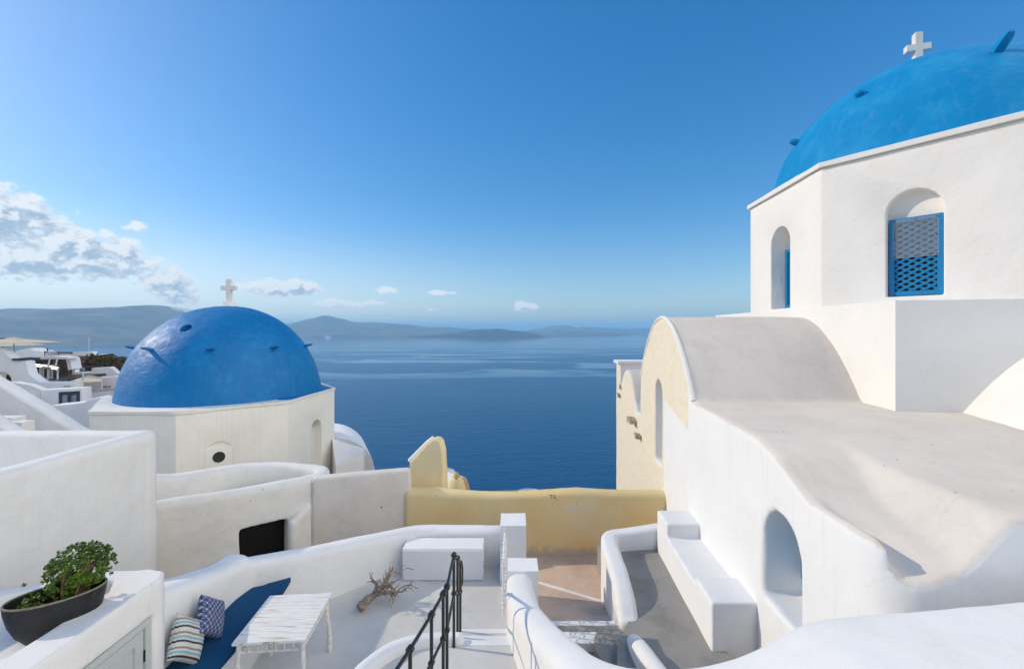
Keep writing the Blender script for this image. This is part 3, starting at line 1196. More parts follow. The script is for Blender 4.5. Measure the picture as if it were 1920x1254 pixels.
# nave vault beside the church block
bm = B()
dvx, dvy = 0.30, 1.0
prof = []
for i in range(31):
    t = -1 + 2 * i / 30
    prof.append((2.0 * t, -1.42 + 1.42 * (1 - t * t)))
rows = []
for k in range(12):
    y = 7.25 - k * 0.38
    xo = 8.93 - (6.93 - y) * dvx
    rows.append([bm.verts.new((xo + s, y, z)) for s, z in [(-2.0, -1.9)] + prof + [(2.0, -1.9)]])
for a, b in zip(rows, rows[1:]):
    for i in range(len(a) - 1):
        bm.faces.new((a[i], a[i + 1], b[i + 1], b[i]))
    bm.faces.new((a[-1], a[0], b[0], b[-1]))
bm.faces.new(rows[0])
bm.faces.new(list(reversed(rows[-1])))
put('nave_vault', bm, 'church_white', chapel, wob=0.01)

# ================================================================== RIGHT: CHURCH WITH BLUE DOME
church = thing('church', (9.6, 10.13, -3.0), 'big white church with octagonal drum and faded blue dome at upper right', 'church')
BT = 0.465
bm = B()
prism(bm, [(6.085, 6.94), (8.6, 6.46), (13.5, 6.2), (13.9, 14.3), (6.66, 14.3)], -3.0, BT)
bevel(bm, 0.02, 2)
densify(bm, 0.5)
put('base_block', bm, 'church_white', church, wob=0.008)
OCT = [(6.27, 8.87), (8.14, 6.52), (10.7, 6.26), (12.73, 8.39), (12.93, 11.39), (11.06, 13.74), (8.5, 14.0), (6.47, 11.87)]
bm = B()
prism(bm, OCT, BT - 0.1, 3.27)
me = to_mesh(bm, 'drum')


def facecut(p, q, t0, t1, z0, z1, depth, out=0.4, n=20, rise=None):
    """arched cutter through the face p-q of a drum between fractions (metres) t0..t1 along it"""
    u = Vector((q[0] - p[0], q[1] - p[1])).normalized()
    nrm = Vector((u.y, -u.x))
    tc = (t0 + t1) / 2
    bm_ = B()
    slab(bm_, (p[0] + u.x * tc + nrm.x * out, p[1] + u.y * tc + nrm.y * out), (u.x, u.y), arch(t1 - t0, z0, z1, n, rise),
         (-nrm.x * (out + depth), -nrm.y * (out + depth)))
    return bm_, u, nrm, (p[0] + u.x * tc, p[1] + u.y * tc)


# outward normal to the right of direction p->q, so go so that the outside lies right
cA, uA, nA, pA = facecut(OCT[0], OCT[1], 1.02, 1.78, 0.60, 2.50, 0.22)
cB, uB, nB, pB = facecut(OCT[7], OCT[0], 1.05, 1.88, 0.50, 2.44, 0.42)
if (pA[0] + nA.x - 9.6) ** 2 + (pA[1] + nA.y - 10.13) ** 2 < (pA[0] - 9.6) ** 2 + (pA[1] - 10.13) ** 2:
    raise ValueError('normals point inwards')
me = cut(me, [cA, cB])
bm = B()
bm.from_mesh(me)
bevel(bm, 0.03, 3, 20)
put('drum', bm, 'church_white', church, ang=30)
# flat stone cornice
bm = B()


def scaled_poly(poly, c, k):
    return [(c[0] + (p[0] - c[0]) * k, c[1] + (p[1] - c[1]) * k) for p in poly]


prism(bm, scaled_poly(OCT, (9.6, 10.13), 1.022), 3.27, 3.37)
bevel(bm, 0.012, 2)
densify(bm, 0.3)
put('cornice', bm, 'white_speck', church, wob=0.012)


def dome(name, c, R, Rz, zcut, mat, parent, holes=(), pits=(), n=128, m=56):
    bm = B()
    rings = []
    a0 = math.asin((zcut - c[2]) / Rz)
    for j in range(m + 1):
        a = a0 + (pi / 2 - a0) * j / m
        if j == m:
            rings.append([bm.verts.new((c[0], c[1], c[2] + Rz))])
            continue
        rr = R * cos(a)
        z = c[2] + Rz * sin(a)
        rings.append([bm.verts.new((c[0] + rr * cos(2 * pi * k / n), c[1] + rr * sin(2 * pi * k / n), z)) for k in range(n)])
    for r0, r1 in zip(rings, rings[1:]):
        for k in range(n):
            k2 = (k + 1) % n
            if len(r1) == 1:
                bm.faces.new((r0[k], r0[k2], r1[0]))
            else:
                bm.faces.new((r0[k], r0[k2], r1[k2], r1[k]))
    bm.faces.new(list(reversed(rings[0])))
    me_ = to_mesh(bm, name)
    for v in me_.vertices:
        p = v.co
        d = Vector((p.x - c[0], p.y - c[1], p.z - c[2])).normalized()
        w_ = noise.noise(p * 0.9) * 0.02 + noise.noise(p * 2.6) * 0.012 + noise.noise(p * 6) * 0.004
        v.co = p + d * w_
    if holes:
        me_ = cut(me_, holes)
    return put(name, me_, mat, parent, ang=50)


RC, RR, RZ = (9.607, 10.13, 2.945), 3.15, 3.10
dome('dome', RC, RR, RZ, 3.30, 'dome_right', church)


def on_dome(c, R, Rz, phi, z):
    rr = R * sqrt(max(0, 1 - ((z - c[2]) / Rz) ** 2))
    p = Vector((c[0] + rr * cos(radians(phi)), c[1] + rr * sin(radians(phi)), z))
    nn = Vector(((p.x - c[0]) / R ** 2, (p.y - c[1]) / R ** 2, (p.z - c[2]) / Rz ** 2)).normalized()
    return p, nn


def peg_stone(c, R, Rz, phi, z, length, w_, h, mat, parent, tilt=0.5):
    """a wedge of stone built into the dome as a foothold, sticking out nearly level"""
    p, nn = on_dome(c, R, Rz, phi, z)
    d = (nn * (1 - tilt) + Vector((cos(radians(phi)), sin(radians(phi)), 0.12)) * tilt).normalized()
    s = d.cross(Vector((0, 0, 1))).normalized()
    u = s.cross(d)
    bm_ = B()
    prs = []
    for k, (l, f) in enumerate(((-0.2, 1.05), (length * 0.35, 0.95), (length * 0.8, 0.75), (length, 0.45))):
        ring = []
        for i in range(10):
            a = 2 * pi * i / 10
            wob = 1 + 0.13 * sin(i * 2.3 + phi + k)
            ring.append(bm_.verts.new(p + d * l + s * cos(a) * w_ * f * wob + u * sin(a) * h * f * wob))
        prs.append(ring)
    for a, b in zip(prs, prs[1:]):
        for i in range(10):
            bm_.faces.new((a[i], a[(i + 1) % 10], b[(i + 1) % 10], b[i]))
    bm_.faces.new(list(reversed(prs[0])))
    bm_.faces.new(prs[-1])
    return put('foothold', bm_, mat, parent, ang=50)


for phi, z, l in ((-109, 5.08, 0.36), (-158, 4.95, 0.15), (167, 4.58, 0.17), (-62, 5.05, 0.3), (125, 4.8, 0.3), (20, 4.9, 0.3)):
    peg_stone(RC, RR, RZ, phi, z, l, 0.10 if l < 0.4 else 0.11, 0.075, 'dome_right', church, 0.45 if l < 0.4 else 0.05)


def cross(parent, x, y, z, h, w_, t, mat, yaw):
    bm_ = B()
    pr = [(-t, 0), (t, 0), (t, h * 0.55), (w_, h * 0.55), (w_, h * 0.55 + 2 * t), (t, h * 0.55 + 2 * t), (t, h), (-t, h),
          (-t, h * 0.55 + 2 * t), (-w_, h * 0.55 + 2 * t), (-w_, h * 0.55), (-t, h * 0.55)]
    u = (cos(yaw), sin(yaw))
    d = (-sin(yaw), cos(yaw))
    slab(bm_, (x - d[0] * t, y - d[1] * t), u, [(a, z + b) for a, b in pr], (d[0] * 2 * t, d[1] * 2 * t))
    bevel(bm_, 0.012, 2)
    return put('cross', bm_, mat, parent)


cross(church, 9.50, 10.25, 6.0, 0.93, 0.235, 0.072, 'drum_white', radians(-15))


# lattice windows
def lattice_window(parent, pc, u, nrm, w_, z0, z1, depth, mat, frame=0.06, spacing=0.095, sheet=None, slope=0.62):
    """wooden frame filled with crossed diagonal slats; parts: window > frame, lattice, sheet"""
    ux = Vector((u[0], u[1], 0))
    nx = Vector((nrm[0], nrm[1], 0))
    o = Vector((pc[0], pc[1], 0)) - nx * depth

    def bar(bm_, a, b, wd, th, lift):
        """a, b = (s, z) ends"""
        pa = o + ux * a[0] + Vector((0, 0, a[1])) + nx * lift
        pb = o + ux * b[0] + Vector((0, 0, b[1])) + nx * lift
        t = (pb - pa).normalized()
        sd_ = t.cross(nx).normalized() * wd / 2
        q = [pa - sd_, pa + sd_, pb + sd_, pb - sd_]
        v = [bm_.verts.new(p_ - nx * th / 2) for p_ in q] + [bm_.verts.new(p_ + nx * th / 2) for p_ in q]
        for f in ((0, 3, 2, 1), (4, 5, 6, 7), (0, 1, 5, 4), (1, 2, 6, 5), (2, 3, 7, 6), (3, 0, 4, 7)):
            bm_.faces.new([v[i] for i in f])
    h = w_ / 2
    bm_ = B()
    # flat black sheet standing in for the unlit room behind
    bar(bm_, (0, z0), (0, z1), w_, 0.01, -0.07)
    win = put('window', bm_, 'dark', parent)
    bm_ = B()
    bar(bm_, (-h + frame / 2, z0), (-h + frame / 2, z1), frame, 0.05, 0)
    bar(bm_, (h - frame / 2, z0), (h - frame / 2, z1), frame, 0.05, 0)
    bar(bm_, (-h + frame, z0 + frame / 2), (h - frame, z0 + frame / 2), frame, 0.048, 0)
    bar(bm_, (-h + frame, z1 - frame / 2), (h - frame, z1 - frame / 2), frame, 0.048, 0)
    put('frame', bm_, mat, win)
    bm_ = B()
    x0, x1, a0, a1 = -h + frame * 0.9, h - frame * 0.9, z0 + frame * 0.9, z1 - frame * 0.9
    for sgn, lift in ((1, -0.004), (-1, -0.016)):
        c = -3.0
        while c < 4.0:
            # line z = a0 + sgn*slope*(s - x0) + c
            pts_ = []
            for s in (x0, x1):
                z = a0 + sgn * slope * (s - x0) + c
                pts_.append((s, z))
            (s0, q0), (s1, q1) = pts_
            # clip to a0..a1
            def clip(sa, za, sb, zb):
                t0, t1 = 0.0, 1.0
                dz_ = zb - za
                for lim, sg in ((a0, 1), (a1, -1)):
                    fa, fb = sg * (za - lim), sg * (zb - lim)
                    if fa < 0 and fb < 0:
                        return None
                    if fa < 0:
                        t0 = max(t0, fa / (fa - fb))
                    elif fb < 0:
                        t1 = min(t1, fa / (fa - fb))
                if t1 - t0 < 0.04:
                    return None
                return ((sa + (sb - sa) * t0, za + dz_ * t0), (sa + (sb - sa) * t1, za + dz_ * t1))
            r_ = clip(s0, q0, s1, q1)
            if r_:
                bar(bm_, r_[0], r_[1], spacing * 0.36, 0.012, lift)
            c += spacing * 1.05
    put('lattice', bm_, mat, win)
    if sheet:
        bm_ = B()
        bar(bm_, (0, sheet), (0, z1 - 0.02), w_ - 0.10, 0.004, 0.034)
        put('plastic_sheet', bm_, 'plastic', win)
        for s in (-1, 0, 1):
            for z in (sheet + 0.03, (sheet + z1) / 2, z1 - 0.05):
                if s == 0 and abs(z - (sheet + z1) / 2) < 0.01:
                    continue
                q = o + ux * (s * (w_ / 2 - 0.075)) + Vector((0, 0, z)) + nx * 0.04
                bm_ = B()
                bmesh.ops.create_icosphere(bm_, subdivisions=1, radius=0.011, matrix=Matrix.Translation(q))
                put('screw', bm_, 'hinge', win)
    return win


lattice_window(church, pA, (uA.x, uA.y), (nA.x, nA.y), 0.72, 0.62, 2.03, 0.15, 'blue_paint', 0.075, 0.098, 1.30)
lattice_window(church, pB, (uB.x, uB.y), (nB.x, nB.y), 0.80, 0.52, 1.95, 0.37, 'blue_paint', 0.075, 0.098)

# ================================================================== LEFT: CHURCH WITH BLUE DOME
chl = thing('domed_chapel', (-9.25, 14.25, -7.0), 'white octagonal chapel with glossy blue dome beside the sea at left', 'church')
OL = [(-8.40, 10.93), (-6.46, 12.60), (-6.28, 15.47), (-7.94, 17.57), (-10.1, 17.57), (-12.04, 15.9), (-12.22, 13.03), (-10.56, 10.93)]
bm = B()
prism(bm, OL, -7.0, -2.12)
me = to_mesh(bm, 'drum')
cC, uC, nC, pC = facecut(OL[1], OL[2], 1.28, 1.98, -4.52, -2.93, 0.30)
# outside must lie on the right of p->q: flip if needed
LC, LR, LZ = (-9.257, 14.25, -2.324), 2.80, 3.10


def outward(nrm, p, c):
    return nrm.x * (p[0] - c[0]) + nrm.y * (p[1] - c[1]) > 0


cD, uD, nD, pD = facecut(OL[0], OL[1], 0.60, 1.20, -4.6, -2.95, 0.035)
assert outward(nC, pC, LC) and outward(nD, pD, LC)
me = cut(me, [cC, cD])
bm = B()
bm.from_mesh(me)
bevel(bm, 0.035, 3, 20)
put('drum', bm, 'drum_white', chl, ang=30)
bm = B()
prism(bm, scaled_poly(OL, LC, 1.008), -2.12, -2.045)
bevel(bm, 0.02, 3)
densify(bm, 0.25)
put('cornice', bm, 'white_old', chl, wob=0.02)
# dome with a small round opening
bm = B()
prism(bm, [(-6.75, 12.72), (-6.47, 12.80), (-6.31, 15.36), (-7.2, 16.4), (-7.6, 13.2)], -2.07, -2.036)
put('painted_ledge', bm, 'dome_left', chl)
p, nn = on_dome(LC, LR, LZ, -91, 0.05)
hb = B()
a_ = nn.cross(Vector((0, 0, 1))).normalized()
tube(hb, [p - nn * 0.22, p + nn * 0.3], 0.155, 20)
dome('dome', LC, LR, LZ, -2.1, 'dome_left', chl, holes=[hb])
for phi in (15, -27, -67, -108, -147, 172, 130, 90, 55):
    peg_stone(LC, LR, LZ, phi, -0.55, 0.25, 0.09, 0.045, 'dome_left', chl, 0.75)
bm = B()
lathe(bm, LC[0] + 0.02, LC[1], [(0.30, 0.62), (0.30, 0.72), (0.20, 0.83), (0.19, 0.88), (0.0, 0.88)], 24)
put('cross_base', bm, 'white_old', chl)
cross(chl, LC[0] + 0.03, LC[1] + 0.02, 0.86, 0.78, 0.235, 0.068, 'drum_white', radians(3))
lattice_window(chl, pC, (uC.x, uC.y), (nC.x, nC.y), 0.66, -4.5, -3.2, 0.24, 'white_iron', 0.05, 0.11, slope=0.9)
# vent panel with two round holes
u3, n3 = Vector((uD.x, uD.y, 0)), Vector((nD.x, nD.y, 0))
bm = B()
slab(bm, (pD[0] - u3.x * 0.30 - n3.x * 0.0, pD[1] - u3.y * 0.30 - n3.y * 0.0), (u3.x, u3.y), [(0, -4.6), (0.6, -4.6), (0.6, -3.10), (0, -3.10)],
     (-n3.x * 0.06, -n3.y * 0.06))
vp = put('vent_panel', bm, 'church_white', chl)
for zc in (-3.35, -3.83):
    bm = B()
    c = Vector((pD[0], pD[1], zc))
    tube(bm, [c - n3 * 0.03, c + n3 * 0.012], 0.14, 28)
    put('round_vent', bm, 'dark_green', vp)

# low outbuildings below the left chapel on the sea side
o1 = thing('outbuilding', (-5.0, 14.0, -7.5), 'small white outbuilding with flat roof right of the left chapel window', 'building')
bm = B()
prism(bm, [(-5.62, 13.95), (-4.98, 14.6), (-5.25, 15.6), (-6.3, 15.3)], -8.5, [-4.36, -4.13, -4.25, -3.80])
bevel(bm, 0.04, 3)
densify(bm, 0.3)
put('wall', bm, 'white', o1, wob=0.012)
o2 = thing('vaulted_outbuilding', (-5.0, 17.0, -8.0), 'low white barrel vaulted roof stepping down to the sea behind the small outbuilding', 'building')
bm = B()
pr = []
for i in range(25):
    t = -1 + 2 * i / 24
    pr.append((t * 1.5, -5.33 + 1.27 * sqrt(max(0, 1 - t * t))))
slab(bm, (-6.62, 16.4), (1.0, 0.0), [(-1.5, -9.5)] + pr + [(1.5, -9.5)], (-1.2, 2.6))
put('roof', bm, 'village', o2, ang=60)

# ================================================================== LEFT: TALL WALL, ENCLOSURE, GREY WALL
bm = B()
wallpath(bm, [(-5.86, 2.5, -1.6), (-5.86, 6.93, -1.6)], -6.4, 0.30, 0.10, smooth=False)
wallpath(bm, [(-5.80, 6.93, -1.6), (-9.6, 6.83, -1.6)], -6.4, 0.30, 0.10, smooth=False)
me = soften(to_mesh(bm, 'tall_wall'), 0.03, 5)
put('courtyard_wall', me, 'white_speck', loc=(-5.86, 6.9, -6.4), ang=None, wob=0.012,
    label='tall white L-shaped courtyard wall behind the potted plant', cat='wall')
bm = B()
prism(bm, [(-9.8, 2.0), (-5.9, 2.0), (-5.9, 6.95), (-9.8, 6.9)], -6.4, -2.9)
put('courtyard_floor', bm, 'white', kind='structure')

bm = B()
wallpath(bm, [(-6.35, 7.30, -2.93), (-6.05, 7.58, -2.95), (-5.1, 8.28, -2.99), (-4.35, 8.86, -3.0), (-4.08, 9.16, -3.0), (-4.14, 9.52, -3.0),
              (-4.6, 9.74, -3.0), (-5.2, 9.82, -2.98), (-6.0, 9.66, -2.97), (-6.6, 9.3, -2.98), (-7.1, 8.98, -2.97), (-7.8, 8.5, -2.80)], -6.6, 0.30, 0.11)
me = to_mesh(bm, 'parapet')
ud = Vector((0.72, 0.60)).normalized()
nd = Vector((ud.y, -ud.x))
cw = B()
slab(cw, (-4.82 + nd.x * 0.5, 8.52 + nd.y * 0.5), (ud.x, ud.y), [(-0.44, -5.2), (0.36, -5.2), (0.36, -3.72), (-0.44, -3.72)], (-nd.x * 0.85, -nd.y * 0.85))
me = cut(me, [cw])
enc = thing('curved_parapet', (-5.0, 8.9, -6.6), 'curved weathered white parapet wall with a dark square opening', 'wall')
me = soften(me, 0.03, 4)
put('wall', me, 'white_old', enc, ang=None, wob=0.015)
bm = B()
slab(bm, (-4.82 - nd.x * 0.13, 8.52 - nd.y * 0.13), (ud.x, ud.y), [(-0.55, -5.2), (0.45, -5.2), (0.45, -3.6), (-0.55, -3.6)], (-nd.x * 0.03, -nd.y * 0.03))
put('opening', bm, 'dark', enc)  # black panel painting in the unlit depth of the wall opening
# rounded buttress right of the opening
bm = B()
q = Vector((-4.18, 8.93))
wallpath(bm, [(q.x - 0.12, q.y - 0.36, -3.70), (q.x + 0.02, q.y - 0.06, -3.50)], -6.4, 0.20, 0.09)
me = soften(to_mesh(bm, 'b'), 0.03, 5)
put('buttress', me, 'white_old', enc, ang=None, wob=0.01)
bm = B()
prism(bm, [(-6.75, 7.9), (-5.3, 8.5), (-4.45, 9.15), (-4.5, 9.5), (-6.8, 9.2), (-7.5, 8.4)], -6.6, -3.45)
put('passage_floor', bm, 'white_old', kind='structure')

bm = B()
wallpath(bm, [(-4.02, 8.98, -3.0), (-3.1, 9.2, -2.99), (-2.26, 9.46, -2.99)], -6.5, 0.26, 0.07)
put('garden_wall', bm, 'grey_beige', loc=(-3.1, 9.2, -6.5), ang=None, wob=0.015,
    label='pitted beige grey plaster wall joining the yellow wall', cat='wall')

# ================================================================== YELLOW WALL, CHIMNEYS
yw = thing('yellow_wall', (0.5, 9.4, -6.5), 'long weathered yellow ochre wall in front of the sea', 'wall')
bm = B()
wallpath(bm, [(-2.18, 9.42, -3.40), (-1.6, 9.44, -3.43), (-0.6, 9.46, -3.50), (0.5, 9.46, -3.48), (1.3, 9.46, -3.43), (2.2, 9.45, -3.46), (3.35, 9.45, -3.48)],
         -6.5, 0.34, 0.14)
ywall = put('wall', bm, 'yellow', yw, ang=None, wob=0.022)


def on_wall(x, z):
    o_ = wloc(ywall)
    ok, hit, nn_, _i = ywall.ray_cast(Vector((x, 8.5, z)) - o_, Vector((0, 1, 0)))
    return (hit + o_ + nn_ * 0.001) if ok else Vector((x, 9.3, z))


bpy.context.view_layer.update()
for strokes in ([[(0.805, -3.522), (0.865, -3.518)], [(0.838, -3.520), (0.835, -3.585)]],
                [[(0.880, -3.580), (0.905, -3.520), (0.930, -3.592)], [(0.888, -3.558), (0.918, -3.560)]]):
    bm = B()
    for st_ in strokes:
        tube(bm, [on_wall(x_, z_) for x_, z_ in st_], 0.006, 6)
    put('scratched_letter', bm, 'hinge', yw)
bm = B()
wing = [(0, -6.5), (0.84, -6.5), (0.83, -3.2), (0.795, -2.70), (0.74, -2.50), (0.66, -2.43), (0.57, -2.43), (0.42, -2.56), (0.02, -2.98)]
wu = Vector((1.0, -0.17)).normalized()
slab(bm, (-2.33, 9.84), (wu.x, wu.y), wing, (0.05, 0.28))
me = soften(to_mesh(bm, 'w'), 0.025, 6)
put('end_pier', me, 'yellow_pale', yw, ang=None, wob=0.01, label='raised pale yellow pier with sloping white coping')
bm = B()
tube(bm, [(-2.33, 9.96, -2.985), (-1.92, 9.90, -2.565), (-1.77, 9.87, -2.44)], [0.055, 0.055, 0.05], 10)
put('coping', bm, 'white', yw)

ch = thing('chimney', (-1.35, 10.7, -5.0), 'yellow rounded chimney with a broken clay cap behind the yellow wall', 'chimney')
c0 = at(856, 922, 10.7)
bm = B()
lathe(bm, c0.x, c0.y, [(0.26, -6.0), (0.245, -4.1), (0.22, -3.87), (0.17, -3.68), (0.10, -3.60)], 24)
put('stack', bm, 'yellow_pale', ch)
bm = B()
lathe(bm, c0.x, c0.y, [(0.10, -3.66), (0.085, -3.58), (0.045, -3.50), (0.0, -3.46)], 12)
for v in bm.verts:
    v.co += Vector((random.uniform(-.012, .012), random.uniform(-.012, .012), random.uniform(-.012, .012)))
cp = put('clay_cap', bm, 'ochre', ch)
bm = B()
box(bm, c0.x - 0.015, c0.x + 0.02, c0.y - 0.115, c0.y - 0.06, -3.68, -3.60)
put('smoke_hole', bm, 'dark', cp)  # solid black block, its colour stands for the shade inside the hole
bar_ = thing('barrel_roof', (-1.1, 11.0, -5.0), 'small barrel vault with a pinkish round end right of the chimney', 'roof')
bm = B()
cc = at(876, 925, 11.0)
pr = [(0.30 * cos(pi * i / 20), -4.15 + 0.44 * sin(pi * i / 20)) for i in range(21)]
slab(bm, (cc.x - 0.16, cc.y + 0.05), (0.62, 0.78), [(0.30, -6)] + pr + [(-0.30, -6)], (-0.5, 0.42))
put('vault', bm, 'white', bar_, ang=60)
bm = B()
pr2 = [(0.28 * cos(pi * i / 20), -4.15 + 0.42 * sin(pi * i / 20)) for i in range(21)]
slab(bm, (cc.x - 0.155, cc.y + 0.045), (0.62, 0.78), [(0.28, -6)] + pr2 + [(-0.28, -6)], (0.02, -0.017))
put('round_end', bm, 'terracotta', bar_, ang=60)
dm = thing('white_cupola', at(990, 950, 12.5), 'top of a low white cupola just above the yellow wall', 'roof')
bm = B()
cc = at(992, 950, 12.5)
lathe(bm, cc.x, cc.y, [(0.75, -7), (0.74, -5.2), (0.62, -4.85), (0.4, -4.67), (0.0, -4.58)], 32)
put('dome', bm, 'church_white', dm)
dm2 = thing('vaulted_hut', at(838, 910, 13.0), 'low white vaulted hut seen between the yellow pier and the chimney', 'building')
bm = B()
cc = at(826, 905, 13.0)
lathe(bm, cc.x, cc.y, [(0.62, -8), (0.60, -4.5), (0.42, -4.22), (0.0, -4.08)], 28)
put('roof', bm, 'white', dm2)

# ================================================================== TERRACE: BENCH WALL, PILLARS, BOX
bm = B()
wallpath(bm, [(-3.80, 3.9, -2.55), (-3.80, 4.6, -2.70), (-3.80, 5.2, -2.90), (-3.79, 5.66, -3.04), (-3.74, 5.92, -3.05)], -4.8, 0.42, 0.13)
wallpath(bm, [(-3.72, 5.86, -3.14), (-3.05, 6.28, -3.20), (-2.55, 6.70, -3.27), (-2.02, 7.16, -3.35), (-1.72, 7.36, -3.37), (-1.4, 7.44, -3.38),
              (-0.5, 7.46, -3.40), (-0.02, 7.46, -3.40)], -4.8, 0.28, 0.10, off=0.10)
me = soften(to_mesh(bm, 'tw'), 0.028, 5)
put('terrace_wall', me, 'white_clean', loc=(-2.5, 6.7, -4.8), ang=None, wob=0.010,
    label='low rounded white terrace wall behind the blue bench cushion', cat='wall')

put('gate_pillar', rbox(-0.19, 0.225, 6.90, 7.38, -4.5, -3.09, 0.045, 4, 0.12), 'white_clean', loc=(0.02, 7.1, -4.5), wob=0.008,
    label='taller white gate pillar in front of the yellow wall', cat='pillar')
put('gate_pillar', rbox(-0.06, 0.34, 5.60, 5.93, -5.0, -3.09, 0.05, 4, 0.12), 'white_clean', loc=(0.14, 5.75, -5.0), wob=0.008,
    label='nearer white gate pillar where the curved stair wall ends', cat='pillar')

sb = thing('storage_bench', (-1.1, 7.15, TZ), 'white masonry storage bench built against the terrace back wall', 'bench')
bm = rbox(-1.75, -0.47, 6.99, 7.36, TZ - 0.02, -3.5, 0.035, 3, 0.15)
put('body', bm, 'white_clean', sb, wob=0.006)
bm = rbox(-1.742, -0.462, 6.965, 6.988, TZ + 0.015, -3.52, 0.008, 2)
fp = put('front_panel', bm, 'white_iron', sb)
for z in (-3.86, -3.66):
    bm = B()
    box(bm, -0.462, -0.448, 6.965, 6.99, z, z + 0.06)
    put('hinge', bm, 'white_iron', fp)

# bench with blue cushion
bb = thing('masonry_bench', (-3.3, 5.2, TZ), 'built-in white bench under the long blue cushion', 'bench')
bm = B()
prism(bm, [(-3.62, 3.6), (-3.08, 3.6), (-3.10, 5.75), (-3.22, 6.12), (-3.62, 5.9)], TZ - 0.02, -3.56)
bevel(bm, 0.03, 3)
put('seat', bm, 'white_clean', bb)
bm = B()
prism(bm, [(-3.575, 3.7), (-3.045, 3.7), (-3.065, 5.80), (-3.135, 6.22), (-3.30, 6.10), (-3.40, 5.98), (-3.52, 5.93), (-3.575, 5.88)], -3.555, -3.492)
bevel(bm, 0.018, 3)
densify(bm, 0.1)
put('bench_cushion', bm, 'cushion', loc=(-3.3, 5.0, -3.55), wob=0.006, label='long navy blue seat cushion on the white bench', cat='cushion')


bm = B()
tube(bm, [(-3.047, 3.7, -3.524), (-3.047, 4.7, -3.522), (-3.063, 5.80, -3.524), (-3.133, 6.215, -3.524)], 0.006, 6)
put('piping', bm, 'cushion', [o for o in COL.objects if o.name == 'bench_cushion'][0])


def pillow(c, nrm, roll, size, thick, mat, label, asp=1.0):
    nrm = Vector(nrm).normalized()
    up = Vector((0, 0, 1)) - nrm * nrm.z
    up.normalize()
    rt = up.cross(nrm)
    a, b = rt * cos(roll) + up * sin(roll), -rt * sin(roll) + up * cos(roll)
    bm_ = B()
    uvl = bm_.loops.layers.uv.new('UVMap')
    n = 28
    sides = []
    for sg in (1, -1):
        g = []
        for i in range(n + 1):
            row = []
            for j in range(n + 1):
                u, v = -1 + 2 * i / n, -1 + 2 * j / n
                pu = u * (1 - 0.10 * (1 - v * v) * abs(u) ** 3)
                pv_ = v * (1 - 0.10 * (1 - u * u) * abs(v) ** 3)
                t = max(0, (1 - u ** 4) * (1 - v ** 4)) ** 0.55 * thick * (1 + 0.12 * noise.noise(Vector((u * 2, v * 2, c[0] + sg))))
                p_ = Vector(c) + a * pu * size / 2 + b * pv_ * size / 2 * asp + nrm * sg * t
                row.append(bm_.verts.new(p_))
            g.append(row)
        for i in range(n):
            for j in range(n):
                q = (g[i][j], g[i + 1][j], g[i + 1][j + 1], g[i][j + 1])
                idx = ((i, j), (i + 1, j), (i + 1, j + 1), (i, j + 1))
                if sg < 0:
                    q, idx = tuple(reversed(q)), tuple(reversed(idx))
                f = bm_.faces.new(q)
                for lp, (ii, jj) in zip(f.loops, idx):
                    lp[uvl].uv = (ii / n, jj / n)
        sides.append(g)
    bmesh.ops.remove_doubles(bm_, verts=bm_.verts, dist=0.0006)
    return put('pillow', bm_, mat, loc=tuple(c), ang=None, label=label, cat='pillow')


pillow((-3.42, 4.60, -3.255), (0.93, 0.08, 0.33), radians(45), 0.43, 0.085, 'stripes',
       'zigzag striped pillow on the blue cushion, nearer the camera')
pillow((-3.40, 4.93, -3.235), (0.93, 0.14, 0.33), radians(47), 0.41, 0.08, 'circles',
       'navy pillow with ring print leaning behind the striped pillow')

# ------------------------------------------------------------------ table
tb = thing('table', (-2.58, 5.0, TZ), 'square whitewashed cane table beside the blue bench', 'table')
A, Bq, Cq, Dq = Vector((-2.93, 4.57, 0)), Vector((-2.19, 4.63, 0)), Vector((-2.25, 5.47, 0)), Vector((-2.99, 5.40, 0))
bm = B()
prism(bm, [tuple(p_)[:2] for p_ in (A, Bq, Cq, Dq)], -3.305, -3.28)
bevel(bm, 0.006, 2)
put('tabletop', bm, 'cane', tb)
inn = 0.06
corners = []
ctr = (A + Bq + Cq + Dq) / 4
for p_ in (A, Bq, Cq, Dq):
    corners.append(p_ + (ctr - p_).normalized() * inn * 1.3)
for k, p_ in enumerate(corners):
    out = (p_ - ctr).normalized()
    bm = B()
    pts = []
    rad = []
    for i in range(10):
        t = i / 9
        pts.append(Vector((p_.x, p_.y, 0)) + out * (0.055 * t + 0.006 * sin(t * 9 + k)) + Vector((0, 0, -3.305 + (TZ + 3.305) * t)))
        rad.append(0.026 + 0.003 * sin(t * 22 + k) + 0.003 * t)
    tube(bm, pts, rad, 12)
    put('leg', bm, 'cane_leg', tb)
bm = B()
for a_, b_ in zip(corners, corners[1:] + corners[:1]):
    for z in (-3.325, -3.415):
        tube(bm, [Vector((a_.x, a_.y, z)), Vector((b_.x, b_.y, z))], 0.013, 8)
    for i in range(1, 7):
        q = a_.lerp(b_, i / 7)
        tube(bm, [Vector((q.x, q.y, -3.32)), Vector((q.x, q.y, -3.42))], 0.010, 8)
put('apron_rail', bm, 'cane_leg', tb)

# ------------------------------------------------------------------ driftwood
rnd = random.Random(5)
bm = B()


